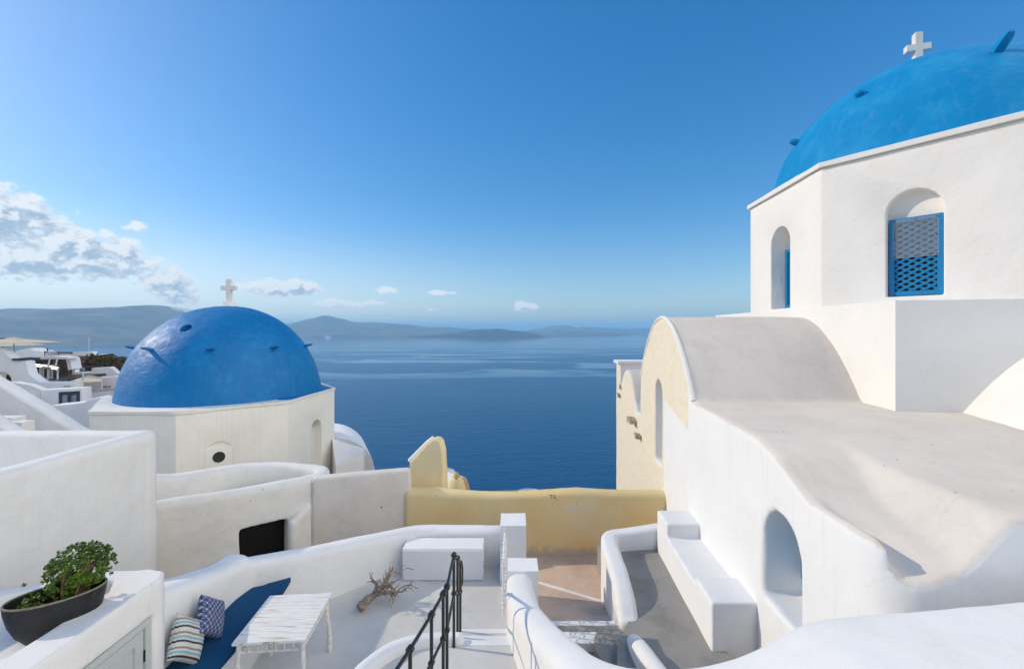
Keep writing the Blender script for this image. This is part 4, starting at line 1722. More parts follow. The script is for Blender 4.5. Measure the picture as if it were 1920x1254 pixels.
def branch(bm_, p, d, length, r0, depth):
    pts, rad = [p.copy()], [r0]
    n = 7
    for i in range(n):
        d = (d + Vector((rnd.uniform(-.34, .34), rnd.uniform(-.34, .34), rnd.uniform(-.26, .26)))).normalized()
        if pts[-1].z < TZ + 0.03 and d.z < 0:
            d.z = abs(d.z) * 0.5
        pts.append(pts[-1] + d * length / n)
        rad.append(max(0.005, r0 * (1 - 0.72 * (i + 1) / n) * (1 + rnd.uniform(-.15, .15))))
        if depth > 0 and i >= 1 and rnd.random() < 0.42:
            side = d.cross(Vector((rnd.uniform(-1, 1), rnd.uniform(-1, 1), rnd.uniform(-1, 1)))).normalized()
            branch(bm_, pts[-1], (d * 0.75 + side * 0.75).normalized(), length * rnd.uniform(0.4, 0.62), rad[-1] * 0.8, depth - 1)
    tube(bm_, pts, rad, 7)


p0 = Vector((-2.15, 6.16, TZ + 0.075))
trunk_pts, trunk_r = [], []
for i in range(9):
    t = i / 8
    trunk_pts.append(p0 + Vector((0.13 * t + 0.012 * sin(t * 8), 0.30 * t, 0.05 * t + 0.015 * sin(t * 6))))
    trunk_r.append(0.062 - 0.012 * t + 0.009 * sin(t * 13))
tube(bm, trunk_pts, trunk_r, 12)
e_ = trunk_pts[-1]
for d, l, r in (((0.02, 0.20, 1.0), 0.36, 0.036), ((-0.10, 0.1, 1.0), 0.28, 0.028), ((0.85, 0.25, 0.42), 0.62, 0.04), ((0.8, 0.05, 0.2), 0.60, 0.036),
                ((0.8, -0.25, 0.1), 0.55, 0.034), ((0.6, 0.4, 0.55), 0.56, 0.034), ((0.75, -0.1, 0.34), 0.66, 0.034), ((0.5, 0.1, 0.8), 0.5, 0.026),
                ((0.6, -0.4, 0.05), 0.42, 0.03)):
    branch(bm, e_ + Vector((rnd.uniform(-.02, .04), rnd.uniform(-.06, .02), 0)), Vector(d).normalized(), l * 0.70, r * 0.85, 2 if l > 0.4 else 1)
for v in bm.verts:
    v.co += Vector((noise.noise(v.co * 30), noise.noise(v.co * 30 + Vector((5, 0, 0))), noise.noise(v.co * 30 + Vector((0, 5, 0))))) * 0.006
put('driftwood', bm, 'drift', loc=tuple(p0), ang=50, label='grey branching piece of driftwood lying on the terrace floor', cat='driftwood')

# ------------------------------------------------------------------ planter block, cabinet door, bowl and jade plant
pl = thing('planter_block', (-4.2, 3.0, -4.6), 'white masonry planter block with pale grey cabinet door at lower left', 'planter')
bm = B()
prism(bm, [(-3.40, 1.2), (-3.40, 4.25), (-3.46, 4.36), (-3.62, 4.40), (-4.1, 4.36), (-4.75, 4.02), (-5.4, 3.6), (-5.4, 1.2)], -4.6, -2.40)
me = to_mesh(bm, 'pb')
c1 = B()
prism(c1, [(-3.70, 3.22), (-3.70, 4.0), (-3.82, 4.2), (-4.3, 4.12), (-4.9, 3.75), (-5.1, 3.3), (-4.4, 3.02), (-3.88, 3.02)], -2.59, -2.0)
c2 = B()
box(c2, -3.47, -3.2, 2.2, 4.16, -3.92, -2.70)
me = cut(me, [c1, c2])
me = soften(me, 0.024, 6)
put('body', me, 'white', pl, ang=None, wob=0.008)
# cabinet door (faces the terrace)
bm = B()
box(bm, -3.475, -3.455, 2.2, 4.155, -3.92, -2.705)
dr = put('door', bm, 'door_grey', pl)
bm = B()
xf = -3.45
for (ya, yb, za, zb) in ((2.2, 4.15, -2.775, -2.71), (4.085, 4.15, -3.92, -2.777)):
    box(bm, xf - 0.01, xf + 0.028, ya, yb, za, zb)
put('frame', bm, 'door_grey', dr)
bm = B()
for k in range(3):
    y1 = 4.075 - k * 0.66
    y0 = y1 - 0.648
    for (ya, yb, za, zb) in ((y0, y0 + 0.09, -3.90, -2.79), (y1 - 0.09, y1, -3.90, -2.79), (y0 + 0.091, y1 - 0.091, -2.89, -2.79), (y0 + 0.091, y1 - 0.091, -3.90, -3.8)):
        box(bm, xf - 0.008, xf + 0.014, ya, yb, za, zb)
    for i in range(1, 3):
        yy = y0 + 0.09 + (0.648 - 0.18) * i / 3
        box(bm, xf - 0.008, xf + 0.003, yy - 0.075, yy + 0.073, -3.8, -2.89)
put('panel', bm, 'door_grey', dr)
bm = B()
for i in range(5):
    tube(bm, [(xf + 0.022, 4.079, -2.985 - i * 0.022), (xf + 0.022, 4.079, -3.003 - i * 0.022)], 0.008, 8)
put('hinge', bm, 'hinge', dr)

bowl_c = Vector((-3.83, 3.68, 0))
brot = atan2(0.60, 0.80)
bw = thing('plant_bowl', (bowl_c.x, bowl_c.y, -2.585), 'long oval black ceramic bowl on the white planter block', 'plant pot')
bm = B()
lathe(bm, bowl_c.x, bowl_c.y, [(0.42, -2.585), (0.60, -2.555), (0.78, -2.48), (0.91, -2.38), (0.98, -2.28), (1.0, -2.215)], 56, 0.315, 0.185, brot)
bm.faces.ensure_lookup_table()
bmesh.ops.delete(bm, geom=[f for f in bm.faces if len(f.verts) > 4 and f.calc_center_median().z > -2.3], context='FACES')
me = modmesh(to_mesh(bm, 'bowl'), [('SOLIDIFY', dict(thickness=0.016, offset=-1))])
put('body', me, 'pot', bw, ang=50)
bm = B()
rp = []
for k in range(57):
    a = 2 * pi * k / 56
    x, y = 0.309 * cos(a), 0.18 * sin(a)
    rp.append((bowl_c.x + x * cos(brot) - y * sin(brot), bowl_c.y + x * sin(brot) + y * cos(brot), -2.213))
tube(bm, rp, 0.0085, 8, cap=False)
put('rim', bm, 'pot_rim', bw)
bm = B()
lathe(bm, bowl_c.x, bowl_c.y, [(0.86, -2.36), (0.6, -2.35), (0.0, -2.34)], 40, 0.31, 0.18, brot)
put('soil', bm, 'soil', bw)

jp = thing('jade_plant', (-3.76, 3.68, -2.34), 'bushy green jade plant growing in the black oval bowl', 'plant')
rnd = random.Random(11)
stem = B()
root = Vector((-3.74, 3.71, -2.36))
crown = Vector((-3.80, 3.84, -2.10))
tips = []
limbs = []
for k in range(15):
    a = 2 * pi * k / 15 * 2.4
    e = Vector((cos(a) * rnd.uniform(.3, .75) * 0.21, sin(a) * rnd.uniform(.3, .75) * 0.20, rnd.uniform(-.5, .6) * 0.18))
    limbs.append(crown + e)
limbs += [root + Vector((-0.25, -0.10, 0.10)), root + Vector((-0.20, 0.0, 0.14)), root + Vector((0.20, 0.0, 0.12))]
for k, e in enumerate(limbs):
    b0 = root + Vector((rnd.uniform(-.05, .04), rnd.uniform(-.04, .04), 0))
    mid = b0.lerp(e, 0.5) + Vector((rnd.uniform(-.03, .03), rnd.uniform(-.03, .03), -0.03))
    r0 = 0.020 if k < 4 else rnd.uniform(.008, .013)
    pts = [b0, b0.lerp(mid, .5) + Vector((rnd.uniform(-.012, .012), rnd.uniform(-.012, .012), 0)), mid, mid.lerp(e, .5) + Vector((0, 0, .012)), e]
    tube(stem, pts, [r0, r0 * .92, r0 * .8, r0 * .6, r0 * .4], 8)
put('stem', stem, 'bark', jp, ang=60)
while len(tips) < 480:
    v = Vector((rnd.uniform(-1, 1), rnd.uniform(-1, 1), rnd.uniform(-1, 1)))
    if v.length > 1 or v.length < 0.35:
        continue
    if noise.noise(v * 2.3) < -0.22 or v.z < -0.82:
        continue
    p = crown + Vector((v.x * 0.235, v.y * 0.23, v.z * 0.20))
    tips.append((p, (v + Vector((0, 0, 0.35))).normalized()))
for e in limbs[-3:-1]:
    for k in range(16):
        v = Vector((rnd.gauss(0, 1), rnd.gauss(0, 1), rnd.gauss(0, .8))) * 0.036
        tips.append((e + v, (v.normalized() + Vector((0, 0, .4))).normalized()))
lf = B()


def leaf(p, d, up, s):
    """thick spoon-shaped leaf"""
    side = d.cross(up)
    if side.length < 0.1:
        side = d.cross(Vector((0.3, 1, 0.2)))
    side.normalize()
    nn_ = side.cross(d)
    prof_ = [(0.0, 0.10), (0.25, 0.26), (0.55, 0.42), (0.8, 0.36), (0.95, 0.18)]
    rings = []
    for t, w_ in prof_:
        c = p + d * s * t + nn_ * s * 0.16 * t * t
        th = 0.10 * s * (0.4 + w_)
        rings.append([lf.verts.new(c + side * s * w_ + nn_ * 0.02 * s), lf.verts.new(c + nn_ * th), lf.verts.new(c - side * s * w_ + nn_ * 0.02 * s),
                      lf.verts.new(c - nn_ * th)])
    for a, b in zip(rings, rings[1:]):
        for k in range(4):
            lf.faces.new((a[k], a[(k + 1) % 4], b[(k + 1) % 4], b[k]))
    lf.faces.new(list(reversed(rings[0])))
    lf.faces.new(rings[-1])


for (p, d) in tips:
    ax = d.cross(Vector((0.2, 0.3, 1))).normalized()
    bx_ = d.cross(ax)
    a0 = rnd.uniform(0, 6.28)
    for lv in range(3):
        for k in range(3):
            a = a0 + 2 * pi * k / 3 + lv * 1.05
            o = ax * cos(a) + bx_ * sin(a)
            ld = (d * (0.3 + 0.4 * lv) + o).normalized()
            leaf(p + d * (0.008 * lv), ld, d, rnd.uniform(0.020, 0.031) * (1 - 0.18 * lv))
put('foliage', lf, 'leaf', jp, ang=60)
print('leaf tips', len(tips))

# ================================================================== STAIRS, RAILING, GATE
st = thing('terrace_steps', (-0.35, 5.2, TZ), 'short white-nosed steps from the landing down to the terrace', 'steps')
for k, (z, yf, yn) in enumerate(((-3.82, 5.58, 5.20), (-3.64, 5.20, 4.868))):
    bm = rbox(-0.66 - 0.02 * k, 0.2, yn, yf, z - 0.22, z, 0.012, 2)
    s_ = put('step', bm, 'terrace_floor', st)
    bm = rbox(-0.662 - 0.02 * k, 0.198, yf - 0.075, yf + 0.004, z - 0.03, z + 0.004, 0.006, 2)
    put('nosing', bm, 'white_clean', s_)
bm = rbox(-0.66, 0.198, 4.795, 4.874, -3.49, -3.456, 0.006, 2)
put('nosing', bm, 'white_clean', st)
# white string course along the foot of the right-hand wall
bm = B()
prism(bm, [(-0.07, 4.0), (0.19, 4.0), (0.19, 5.6), (-0.07, 5.6)], [-3.50, -3.50, -3.9, -3.9], [-3.40, -3.40, -3.72, -3.72])
bevel(bm, 0.01, 2)
put('string', bm, 'white_clean', st)
# upper flight towards the camera (the way up to the viewpoint)
uf = thing('upper_steps', (-0.75, 2.2, -3.46), 'white steps climbing from the landing to the viewpoint', 'steps')
for k in range(8):
    bm = rbox(-1.45, 0.6, 1.9 - 0.32 * (k + 1), 1.9 - 0.32 * k, -4.2, -3.46 + 0.18 * (k + 1), 0.012, 2)
    put('step', bm, 'terrace_floor', uf)

bm = B()
wallpath(bm, [(-0.60, 4.86, -3.37), (-0.95, 4.83, -3.36), (-1.22, 4.72, -3.35), (-1.41, 4.50, -3.33), (-1.52, 4.2, -3.31), (-1.55, 3.6, -3.30), (-1.55, 2.2, -3.3)],
         -4.2, 0.15, 0.065, off=0.0)
me = soften(to_mesh(bm, 'kerb'), 0.02, 4)
put('landing_kerb', me, 'white_clean', loc=(-1.3, 4.6, -4.2), ang=None, wob=0.006,
    label='low curved white kerb round the edge of the stair landing', cat='kerb')

# black iron railing
RZ_ = -2.46
rl = thing('iron_railing', (-0.63, 4.7, -3.46), 'black iron railing with ring joints beside the steps', 'railing')
pA_ = Vector((-0.655, 5.54, -2.95))
pA2 = Vector((-0.645, 5.18, -2.70))
pB_ = Vector((-0.634, 4.77, -2.455))
pC_ = Vector((-0.623, 4.19, RZ_))
pD_ = Vector((-0.642, 4.08, RZ_))
pE_ = Vector((-0.696, 3.78, RZ_))
pF_ = Vector((-0.785, 3.37, RZ_))
pG_ = Vector((-0.93, 2.80, RZ_))
pH_ = Vector((-1.12, 2.2, RZ_))
rail = [pA_, pA2, pB_, pC_, pD_, pE_, pF_, pG_, pH_]
bm = B()
tube(bm, rail, 0.0155, 12)
put('top_rail', bm, 'iron', rl)
bm = B()
tube(bm, [p_ - Vector((0, 0, 0.36 if p_.y > 5.4 else 0.415)) for p_ in rail], 0.0135, 10)
put('middle_rail', bm, 'iron', rl)
foot = {5.54: -3.82, 5.18: -3.64}
for p_ in rail[:-1]:
    fz = foot.get(round(p_.y, 2), -3.46)
    bm = B()
    tube(bm, [Vector((p_.x, p_.y, fz - 0.02)), Vector((p_.x, p_.y, p_.z - 0.01))], 0.0155, 12)
    po = put('post', bm, 'iron', rl)
    for zz, R_ in ((p_.z, 0.030), (p_.z - (0.36 if p_.y > 5.4 else 0.415), 0.027)):
        bm = B()
        i = rail.index(p_)
        t = (rail[min(i + 1, len(rail) - 1)] - rail[max(i - 1, 0)]).normalized()
        # a ball joint with a thicker collar
        bmesh.ops.create_uvsphere(bm, u_segments=16, v_segments=10, radius=R_ * 0.93, matrix=Matrix.Translation(Vector((p_.x, p_.y, zz))))
        tube(bm, [Vector((p_.x, p_.y, zz)) - t * 0.018, Vector((p_.x, p_.y, zz)) + t * 0.018], R_, 16)
        put('ring_joint', bm, 'iron', po)
# short hooked tail where the rail ends over the lowest step
bm = B()
tube(bm, [pA_ + Vector((0, 0, 0)), pA_ + Vector((0.012, 0.06, -0.03)), pA_ + Vector((0.02, 0.08, -0.12)), pA_ + Vector((0.018, 0.07, -0.3)), pA_ + Vector((0.0, 0.02, -0.36))],
     0.011, 10)
put('end_curl', bm, 'iron', rl)

# ornate white gate seen on edge between the two pillars
gt = thing('iron_gate', (-0.12, 6.4, TZ), 'white wrought iron scroll gate seen edge-on between the pillars', 'gate')
bm = B()
gx = -0.115
for y in (5.98, 6.86):
    tube(bm, [(gx, y, TZ + 0.05), (gx, y, -3.12)], 0.017, 8)
for z in (TZ + 0.12, -3.45, -3.18):
    tube(bm, [(gx, 5.98, z), (gx, 6.86, z)], 0.013, 8)
put('frame', bm, 'white_iron', gt)
for i in range(1, 8):
    y = 5.98 + 0.88 * i / 8
    bm = B()
    tube(bm, [(gx, y, TZ + 0.12), (gx, y, -3.18)], 0.010, 8)
    put('bar', bm, 'white_iron', gt)
for i in range(4):
    for zc in (-3.31, -3.62, -3.82):
        yc = 6.09 + 0.22 * i
        for sg in (1, -1):
            bm = B()
            pts = []
            for k in range(22):
                a = k / 21 * 3.6 * pi * 0.9
                r_ = 0.075 * (1 - k / 27)
                pts.append((gx + 0.018 * sg + 0.012 * sin(k), yc + sg * (0.04 - r_ * cos(a)), zc + sg * r_ * sin(a)))
            tube(bm, pts, 0.008, 6)
            put('scroll', bm, 'white_iron', gt)

# ================================================================== CURVED STAIR WALL IN THE FOREGROUND
bm = B()
edge = [(0.26, 5.62, -3.12), (0.27, 5.30, -3.07), (0.31, 4.85, -2.97), (0.45, 4.30, -2.83), (0.65, 3.66, -2.64), (0.81, 3.22, -2.42), (1.02, 2.94, -2.22),
        (1.28, 2.82, -2.09), (1.56, 2.82, -1.99), (1.86, 2.88, -1.89), (2.25, 2.94, -1.865), (2.7, 2.98, -1.86), (3.6, 3.06, -1.83), (4.6, 3.12, -1.80), (6.0, 3.2, -1.80)]
wallpath(bm, edge, -5.0, [0.33, 0.33, 0.33, 0.33, 0.34, 0.40, 0.48, 0.56, 0.64, 0.72, 0.78, 0.82, 0.84, 0.84, 0.84], 0.13, off=-0.165, step=0.06)
me = soften(to_mesh(bm, 'fw'), 0.03, 6)
put('curved_stair_wall', me, 'white', loc=(0.6, 4.0, -5.0), ang=None, wob=0.014,
    label='long sweeping rounded white wall in the right foreground beside the steps', cat='wall')

# ================================================================== PATIO AND LANE
bm = B()
wallpath(bm, [(1.62, 6.05, -3.98), (1.64, 6.3, -3.84), (1.66, 6.7, -3.72), (1.69, 7.3, -3.70), (1.72, 7.75, -3.69), (1.80, 7.96, -3.69), (2.0, 8.04, -3.685), (2.35, 8.09, -3.66),
              (2.78, 8.14, -3.62)], -5.4, 0.28, 0.08)
me = soften(to_mesh(bm, 'pp'), 0.024, 5)
put('patio_parapet', me, 'white_clean', loc=(1.7, 7.5, -5.4), ang=None, wob=0.008,
    label='low white parapet round the grey cement patio', cat='wall')
pb = thing('patio_bench', (2.8, 6.6, TZ), 'stepped white masonry bench along the chapel wall on the patio', 'bench')
bm = B()


def bx_pl(x, y):
    return 2.16 + 0.06 * y + x


def pblock(y0, y1, z1):
    prism(bm, [(bx_pl(0, y0), y0), (xw(y0) + 0.1, y0), (xw(y1) + 0.1, y1), (bx_pl(0, y1), y1)], TZ - 0.5, z1)


pblock(5.9, 7.45, -3.50)
pblock(7.35, 7.95, -3.27)
pblock(5.44, 6.02, -3.40)
me = soften(to_mesh(bm, 'pb'), 0.024, 4)
put('body', me, 'white_clean', pb, ang=None, wob=0.007)

ls = thing('lane_steps', (1.0, 6.8, -4.8), 'worn stone lane steps with a white painted nosing below the yellow wall', 'steps')
bm = B()
prism(bm, [(-0.3, 8.2), (0.45, 8.0), (1.52, 7.42), (1.52, 7.25), (-0.3, 7.25)], -5.3, -4.62)
put('step', bm, 'walk_floor', ls)
bm = B()
prism(bm, [(0.40, 8.03), (0.45, 8.06), (1.53, 7.48), (1.53, 7.40), (0.45, 7.98)], -4.9, -4.614)
put('nosing', bm, 'white', ls)
for k, y in enumerate((7.26, 7.02, 6.78)):
    bm = B()
    box(bm, -0.3, 1.53, y - 0.26, y, -5.3, -4.62 + 0.02 + 0.085 * (k))
    bevel(bm, 0.012, 2)
    put('step', bm, 'walk_floor', ls)
bm = B()
box(bm, -0.3, 1.6, 5.2, 6.52, -5.3, -4.36)
put('landing', bm, 'patio_floor', ls)
bm = rbox(0.2, 1.62, 6.44, 6.54, -4.6, -4.35, 0.02, 2)
put('nosing', bm, 'white_clean', ls)
bm = rbox(0.6, 1.5, 5.92, 6.14, -4.6, -4.24, 0.02, 2)
put('kerb', bm, 'white_clean', ls)
pls = thing('patio_step', (1.35, 5.6, -4.3), 'grey half-round step between the lane and the patio', 'steps')
bm = B()
half = [(1.72, 5.45), (1.74, 6.02)] + [(1.42 + 0.34 * cos(a), 5.72 + 0.42 * sin(a)) for a in [radians(60 + 12 * i) for i in range(16)]]
prism(bm, half, -4.9, -4.14)
put('step', bm, 'patio_floor', pls)
bm = B()
wallpath(bm, [(1.58, 5.62, -3.92), (1.57, 5.35, -3.80), (1.62, 5.0, -3.76), (1.78, 4.6, -3.8), (2.0, 4.3, -3.85)], -4.9, 0.22, 0.10)
me = soften(to_mesh(bm, 'pw'), 0.022, 4)
put('stub_wall', me, 'white_clean', loc=(1.6, 5.2, -4.9), ang=None, wob=0.006,
    label='short rounded white stub wall at the near corner of the patio', cat='wall')

# ================================================================== VILLAGE BEYOND, AT LEFT
def front(name, poly, Y, depth, mat, parent, zdown=None, ang=40, bv=0.0, slant=0.0, **kw):
    """a wall whose face at distance Y has the given outline; it has real depth behind"""
    pr_ = []
    for px, py in poly:
        v = at(px, py, Y)
        pr_.append((v.x, v.z))
    bm_ = B()
    x0 = pr_[0][0]
    slab(bm_, (x0, Y), (1.0, slant), [(x - x0, z) for x, z in pr_], (-depth * 0.25, depth))
    if bv:
        bmesh.ops.recalc_face_normals(bm_, faces=bm_.faces)
        bevel(bm_, bv, 2)
    return put(name, bm_, mat, parent, ang=ang, **kw)


# sloping stair parapets close by
bm = B()
q0, q1 = at(-120, 640, 15.5), at(170, 812, 13.6)
wallpath(bm, [tuple(q0), tuple(q0.lerp(q1, 0.5) + Vector((0, 0, 0.05))), tuple(q1)], -7.5, 0.42, 0.15, step=0.2)
put('stair_parapet', bm, 'white', loc=tuple(q0.lerp(q1, 0.5)), ang=None, wob=0.02,
    label='long sloping white stair parapet descending behind the courtyard wall', cat='wall')
bm = B()
q0, q1 = at(-120, 712, 11.6), at(52, 815, 11.0)
wallpath(bm, [tuple(q0), tuple(q1)], -7.0, 0.36, 0.13, step=0.2)
put('stair_parapet', bm, 'white', loc=tuple(q0.lerp(q1, 0.5)), ang=None, wob=0.02,
    label='shorter sloping white parapet at the left edge of the view', cat='wall')
gt_ = thing('stair_flight', at(40, 795, 12.3), 'few white steps between the two sloping parapets', 'steps')
for k in range(2):
    a_, b_ = at(-30 + 20 * k, 783 + 9 * k, 12.6 - 0.25 * k), at(24 + 16 * k, 785 + 9 * k, 12.6 - 0.25 * k)
    bm = B()
    box(bm, a_.x, b_.x, a_.y, a_.y + 0.35, a_.z - 1.2, a_.z)
    put('step', bm, 'white', gt_)

h1 = thing('stepped_house', at(30, 760, 28), 'white house with stepped gable and arched window at the far left', 'house')
front('wall', [(-60, 780), (-60, 652), (0, 652), (8, 660), (17, 669), (26, 675), (48, 677), (51, 690), (54, 701), (62, 708), (70, 714), (76, 717), (140, 717), (140, 780)],
      28, 0.7, 'village', h1)
f_ = front('window', [(-16, 718), (-16, 705), (-10, 698), (0, 696), (10, 697), (18, 702), (21, 709), (22, 718)], 27.97, 0.06, 'beige_cloth', h1)
front('pane', [(12, 715), (12, 702), (16, 703), (20, 709), (20, 714)], 27.93, 0.03, 'dark', f_)
front('ledge', [(22, 676), (22, 672), (39, 673), (39, 676)], 27.9, 1.5, 'dark_wood', h1)
front('wall', [(14, 790), (14, 717), (26, 717), (55, 722), (76, 730), (76, 790)], 26.5, 0.5, 'village', h1)
front('door', [(42, 752), (42, 735), (63, 735), (63, 752)], 26.47, 0.03, 'village', h1)

h2 = thing('pergola_bar', at(90, 714, 33), 'shaded terrace bar with flat white roof and dark interior', 'building')
front('roof', [(34, 674), (34, 671), (100, 668), (128, 669), (128, 673)], 32.0, 1.0, 'village', h2)
front('back_wall', [(45, 718), (45, 672), (128, 672), (128, 718)], 35.5, 0.4, 'stone', h2)
front('pier', [(128, 694), (123, 673), (131, 671), (135, 692)], 32.5, 1.0, 'village', h2)
front('floor', [(44, 719), (44, 715), (108, 713), (108, 718)], 30.5, 5.0, 'stone', h2)
bm = B()
for (a_, b_) in (((50, 681), (110, 690)), ((51, 684), (108, 693)), ((110, 690), (104, 693))):
    tube(bm, [at(a_[0], a_[1], 31.5), at(b_[0], b_[1], 30.6)], 0.055, 6)
for (a_, b_) in (((107, 674), (103, 690)), ((93, 674), (89, 690)), ((108, 692), (108, 712))):
    tube(bm, [at(a_[0], a_[1], 31), at(b_[0], b_[1], 30.8)], 0.045, 6)
put('awning_frame', bm, 'pale_metal', h2)
# bar tables and chairs under the pergola, a few pixels each
rnd = random.Random(3)
for i in range(9):
    c = at(rnd.uniform(66, 104), rnd.uniform(706, 712), rnd.uniform(30.9, 33.2))
    c.z = -3.38 + 0.02 * rnd.random()
    bm = B()
    lathe(bm, c.x, c.y, [(0.33, c.z + 0.70), (0.34, c.z + 0.74), (0.0, c.z + 0.745)], 12)
    tube(bm, [(c.x, c.y, c.z - 0.25), (c.x, c.y, c.z + 0.72)], 0.04, 6)
    lathe(bm, c.x, c.y, [(0.22, c.z - 0.27), (0.2, c.z - 0.23), (0.03, c.z - 0.2)], 10)
    put('bar_table', bm, 'pale_metal', loc=tuple(c), label='tiny round pale table under the dark pergola bar', cat='table', group='tables under the pergola bar')

h3 = thing('terrace_house', at(150, 720, 36), 'low white terrace house below the dark rock wall', 'house')
front('wall', [(106, 760), (106, 692), (140, 690), (141, 698), (172, 697), (172, 690), (206, 688), (212, 692), (220, 700), (250, 702), (250, 760)], 36, 0.5, 'village', h3)
front('recess', [(138, 699), (138, 688), (172, 687), (172, 698)], 38.2, 0.5, 'stone', h3)
bm = B()
c = at(154, 693, 37.6)
tube(bm, [c + Vector((0, -0.1, 0)), c + Vector((0, 0.1, 0))], 0.17, 14)
put('hatch', bm, 'glass', h3)
front('balcony', [(150, 760), (150, 735), (222, 727), (222, 760)], 30.5, 0.5, 'village', h3)
front('coping', [(154, 735), (154, 733.5), (222, 726), (222, 728)], 30.4, 0.4, 'beige_cloth', h3)
front('door', [(142, 734), (144, 724), (150, 719), (157, 719), (162, 724), (163, 734)], 33.2, 0.1, 'beige_cloth', h3)
for a_ in (193, 201):
    front('window', [(a_, 728), (a_, 724), (a_ + 6, 723), (a_ + 6, 727)], 33.0, 0.1, 'glass', h3)
front('upper_wall', [(136, 735), (136, 712), (222, 705), (222, 735)], 33.4, 0.6, 'village', h3)

aw = thing('cloth_awning', at(163, 710, 31.5), 'beige canvas awning stretched over the small terrace', 'awning')
bm = B()
pts = [at(134, 714, 30.8), at(166, 703, 33), at(192, 708, 32.6), at(190, 715, 30.8), at(160, 717, 30.6)]
vv = [bm.verts.new(p_) for p_ in pts]
cv = bm.verts.new(sum(pts, Vector()) / 5 + Vector((0, 0, 0.12)))
for i in range(5):
    bm.faces.new((vv[i], vv[(i + 1) % 5], cv))
me = modmesh(to_mesh(bm, 'aw'), [('SOLIDIFY', dict(thickness=0.04, offset=0))])
put('canopy', me, 'beige_cloth', aw)
for p_ in (pts[0], pts[3]):
    bm = B()
    tube(bm, [p_ + Vector((0, 0.05, 0.05)), p_ + Vector((0, 0.05, -1.1))], 0.04, 6)
    put('pole', bm, 'pale_metal', aw)
bm = B()
tube(bm, [at(156, 737, 30.2), at(156, 699, 30.2)], 0.05, 8)
put('flag_pole', bm, 'pale_metal', loc=tuple(at(156, 737, 30.2)), label='thin pale pole standing in front of the beige awning', cat='pole')

h4 = thing('house_with_door', at(110, 765, 26.5), 'white house with dark blue glazed double door', 'house')
front('wall', [(76, 800), (76, 731), (120, 729), (154, 727), (156, 757), (156, 800)], 26.4, 0.8, 'village', h4, bv=0.03)
dd = front('door', [(110, 757), (110, 735), (148.5, 733), (148.5, 755)], 26.33, 0.09, 'dark_wood', h4)
for a_ in (117, 134):
    front('pane', [(a_, 756), (a_, 741), (a_ + 9, 740), (a_ + 9, 755)], 26.31, 0.03, 'glass', dd)
front('vent_grille', [(120, 728), (120, 722.5), (132, 722), (132, 727.5)], 27.95, 0.06, 'beige_cloth', h4)
h5 = thing('low_white_wall', at(140, 800, 22), 'low curved white retaining wall left of the domed chapel', 'wall')
front('wall', [(84, 850), (84, 768), (90, 763), (98, 760), (130, 757), (156, 754), (168, 748), (186, 744), (196, 748), (215, 752), (215, 850)], 22, 0.8, 'village', h5, bv=0.08)

rw = thing('lava_stone_wall', at(180, 680, 40), 'dark lava stone wall with scrub above the terrace house', 'wall')
bm = B()
for i in range(24):
    u = i / 23
    c = at(132 + 100 * u, 668 + (2 if u < 0.7 else 10 * (u - 0.6)), 42)
    bm2 = bmesh.ops.create_icosphere(bm, subdivisions=2, radius=1.0, matrix=Matrix.Translation(c - Vector((0, 0, 0.85))) @ Matrix.Diagonal((0.62, 0.6, 0.95, 1)))
for v in bm.verts:
    v.co += Vector((noise.noise(v.co * 1.7), noise.noise(v.co * 1.7 + Vector((9, 0, 0))), noise.noise(v.co * 1.7 + Vector((0, 9, 0))))) * 0.28
put('wall', bm, 'stone', rw, ang=30)
front('wall', [(132, 700), (133, 672), (160, 668), (198, 664), (199, 674), (232, 682), (232, 700)], 42.5, 1.2, 'stone', rw)

for i in range(5):
    c = at(178 + 9 * i + random.uniform(-3, 3), 676 + 1.2 * i, 40 - 0.3 * i)
    bm = B()
    for k in range(90):
        d = Vector((random.gauss(0, .55), random.gauss(0, .4), abs(random.gauss(0, .22))))
        p_ = c + d
        a_ = Vector((random.uniform(-1, 1), random.uniform(-1, 1), random.uniform(-.3, 1))).normalized() * 0.16
        b_ = a_.cross(Vector((random.uniform(-1, 1), random.uniform(-1, 1), random.uniform(-1, 1)))).normalized() * 0.06
        bm.faces.new([bm.verts.new(q_) for q_ in (p_ - a_, p_ + b_, p_ + a_, p_ - b_)])
    put('shrub', bm, 'scrub', loc=tuple(c - Vector((0, 0, .1))), ang=None, label='low dry green shrub on the dark stone slope', cat='shrub', group='shrubs on the dark slope')
bm = B()
slab(bm, tuple(at(120, 700, 44))[:2], (1, 0), [(0, -7), (0, -3.6), (1.2, -3.3), (3, -3.3), (5.5, -3.9), (7, -4.6), (7, -9)], (-1.5, 9))
put('rock_slope', bm, 'hill', kind='structure', ang=40)

h6 = thing('rooftop_house', at(70, 668, 48), 'cluster of white vaulted roofs on the skyline', 'house')
for (px0, px1, pt) in ((10, 40, 655.5), (30, 49, 653.5), (44, 68, 658)):
    a_, b_ = at(px0, 680, 48), at(px1, 680, 48)
    zt = at(0, pt, 48).z
    w_ = b_.x - a_.x
    bm = B()
    pr_ = [(w_ / 2 + w_ / 2 * cos(pi * i / 14), zt - w_ * 0.30 + w_ * 0.30 * sin(pi * i / 14)) for i in range(15)]
    slab(bm, (a_.x, a_.y + (px0 % 7) * 0.3), (1, 0.12), [(w_, -4.5)] + pr_ + [(0, -4.5)], (-0.4, 1.8))
    put('vaulted_roof', bm, 'village', h6, ang=50)
front('wall', [(62, 676), (62, 666), (86, 665), (86, 676)], 47, 0.8, 'village', h6)
h7 = thing('rooftop_terrace', at(130, 668, 46), 'white roof terrace with thin pergola on the skyline', 'house')
front('wall', [(84, 676), (84, 664), (110, 662), (150, 660), (170, 659), (170, 676)], 46, 1.0, 'village', h7)
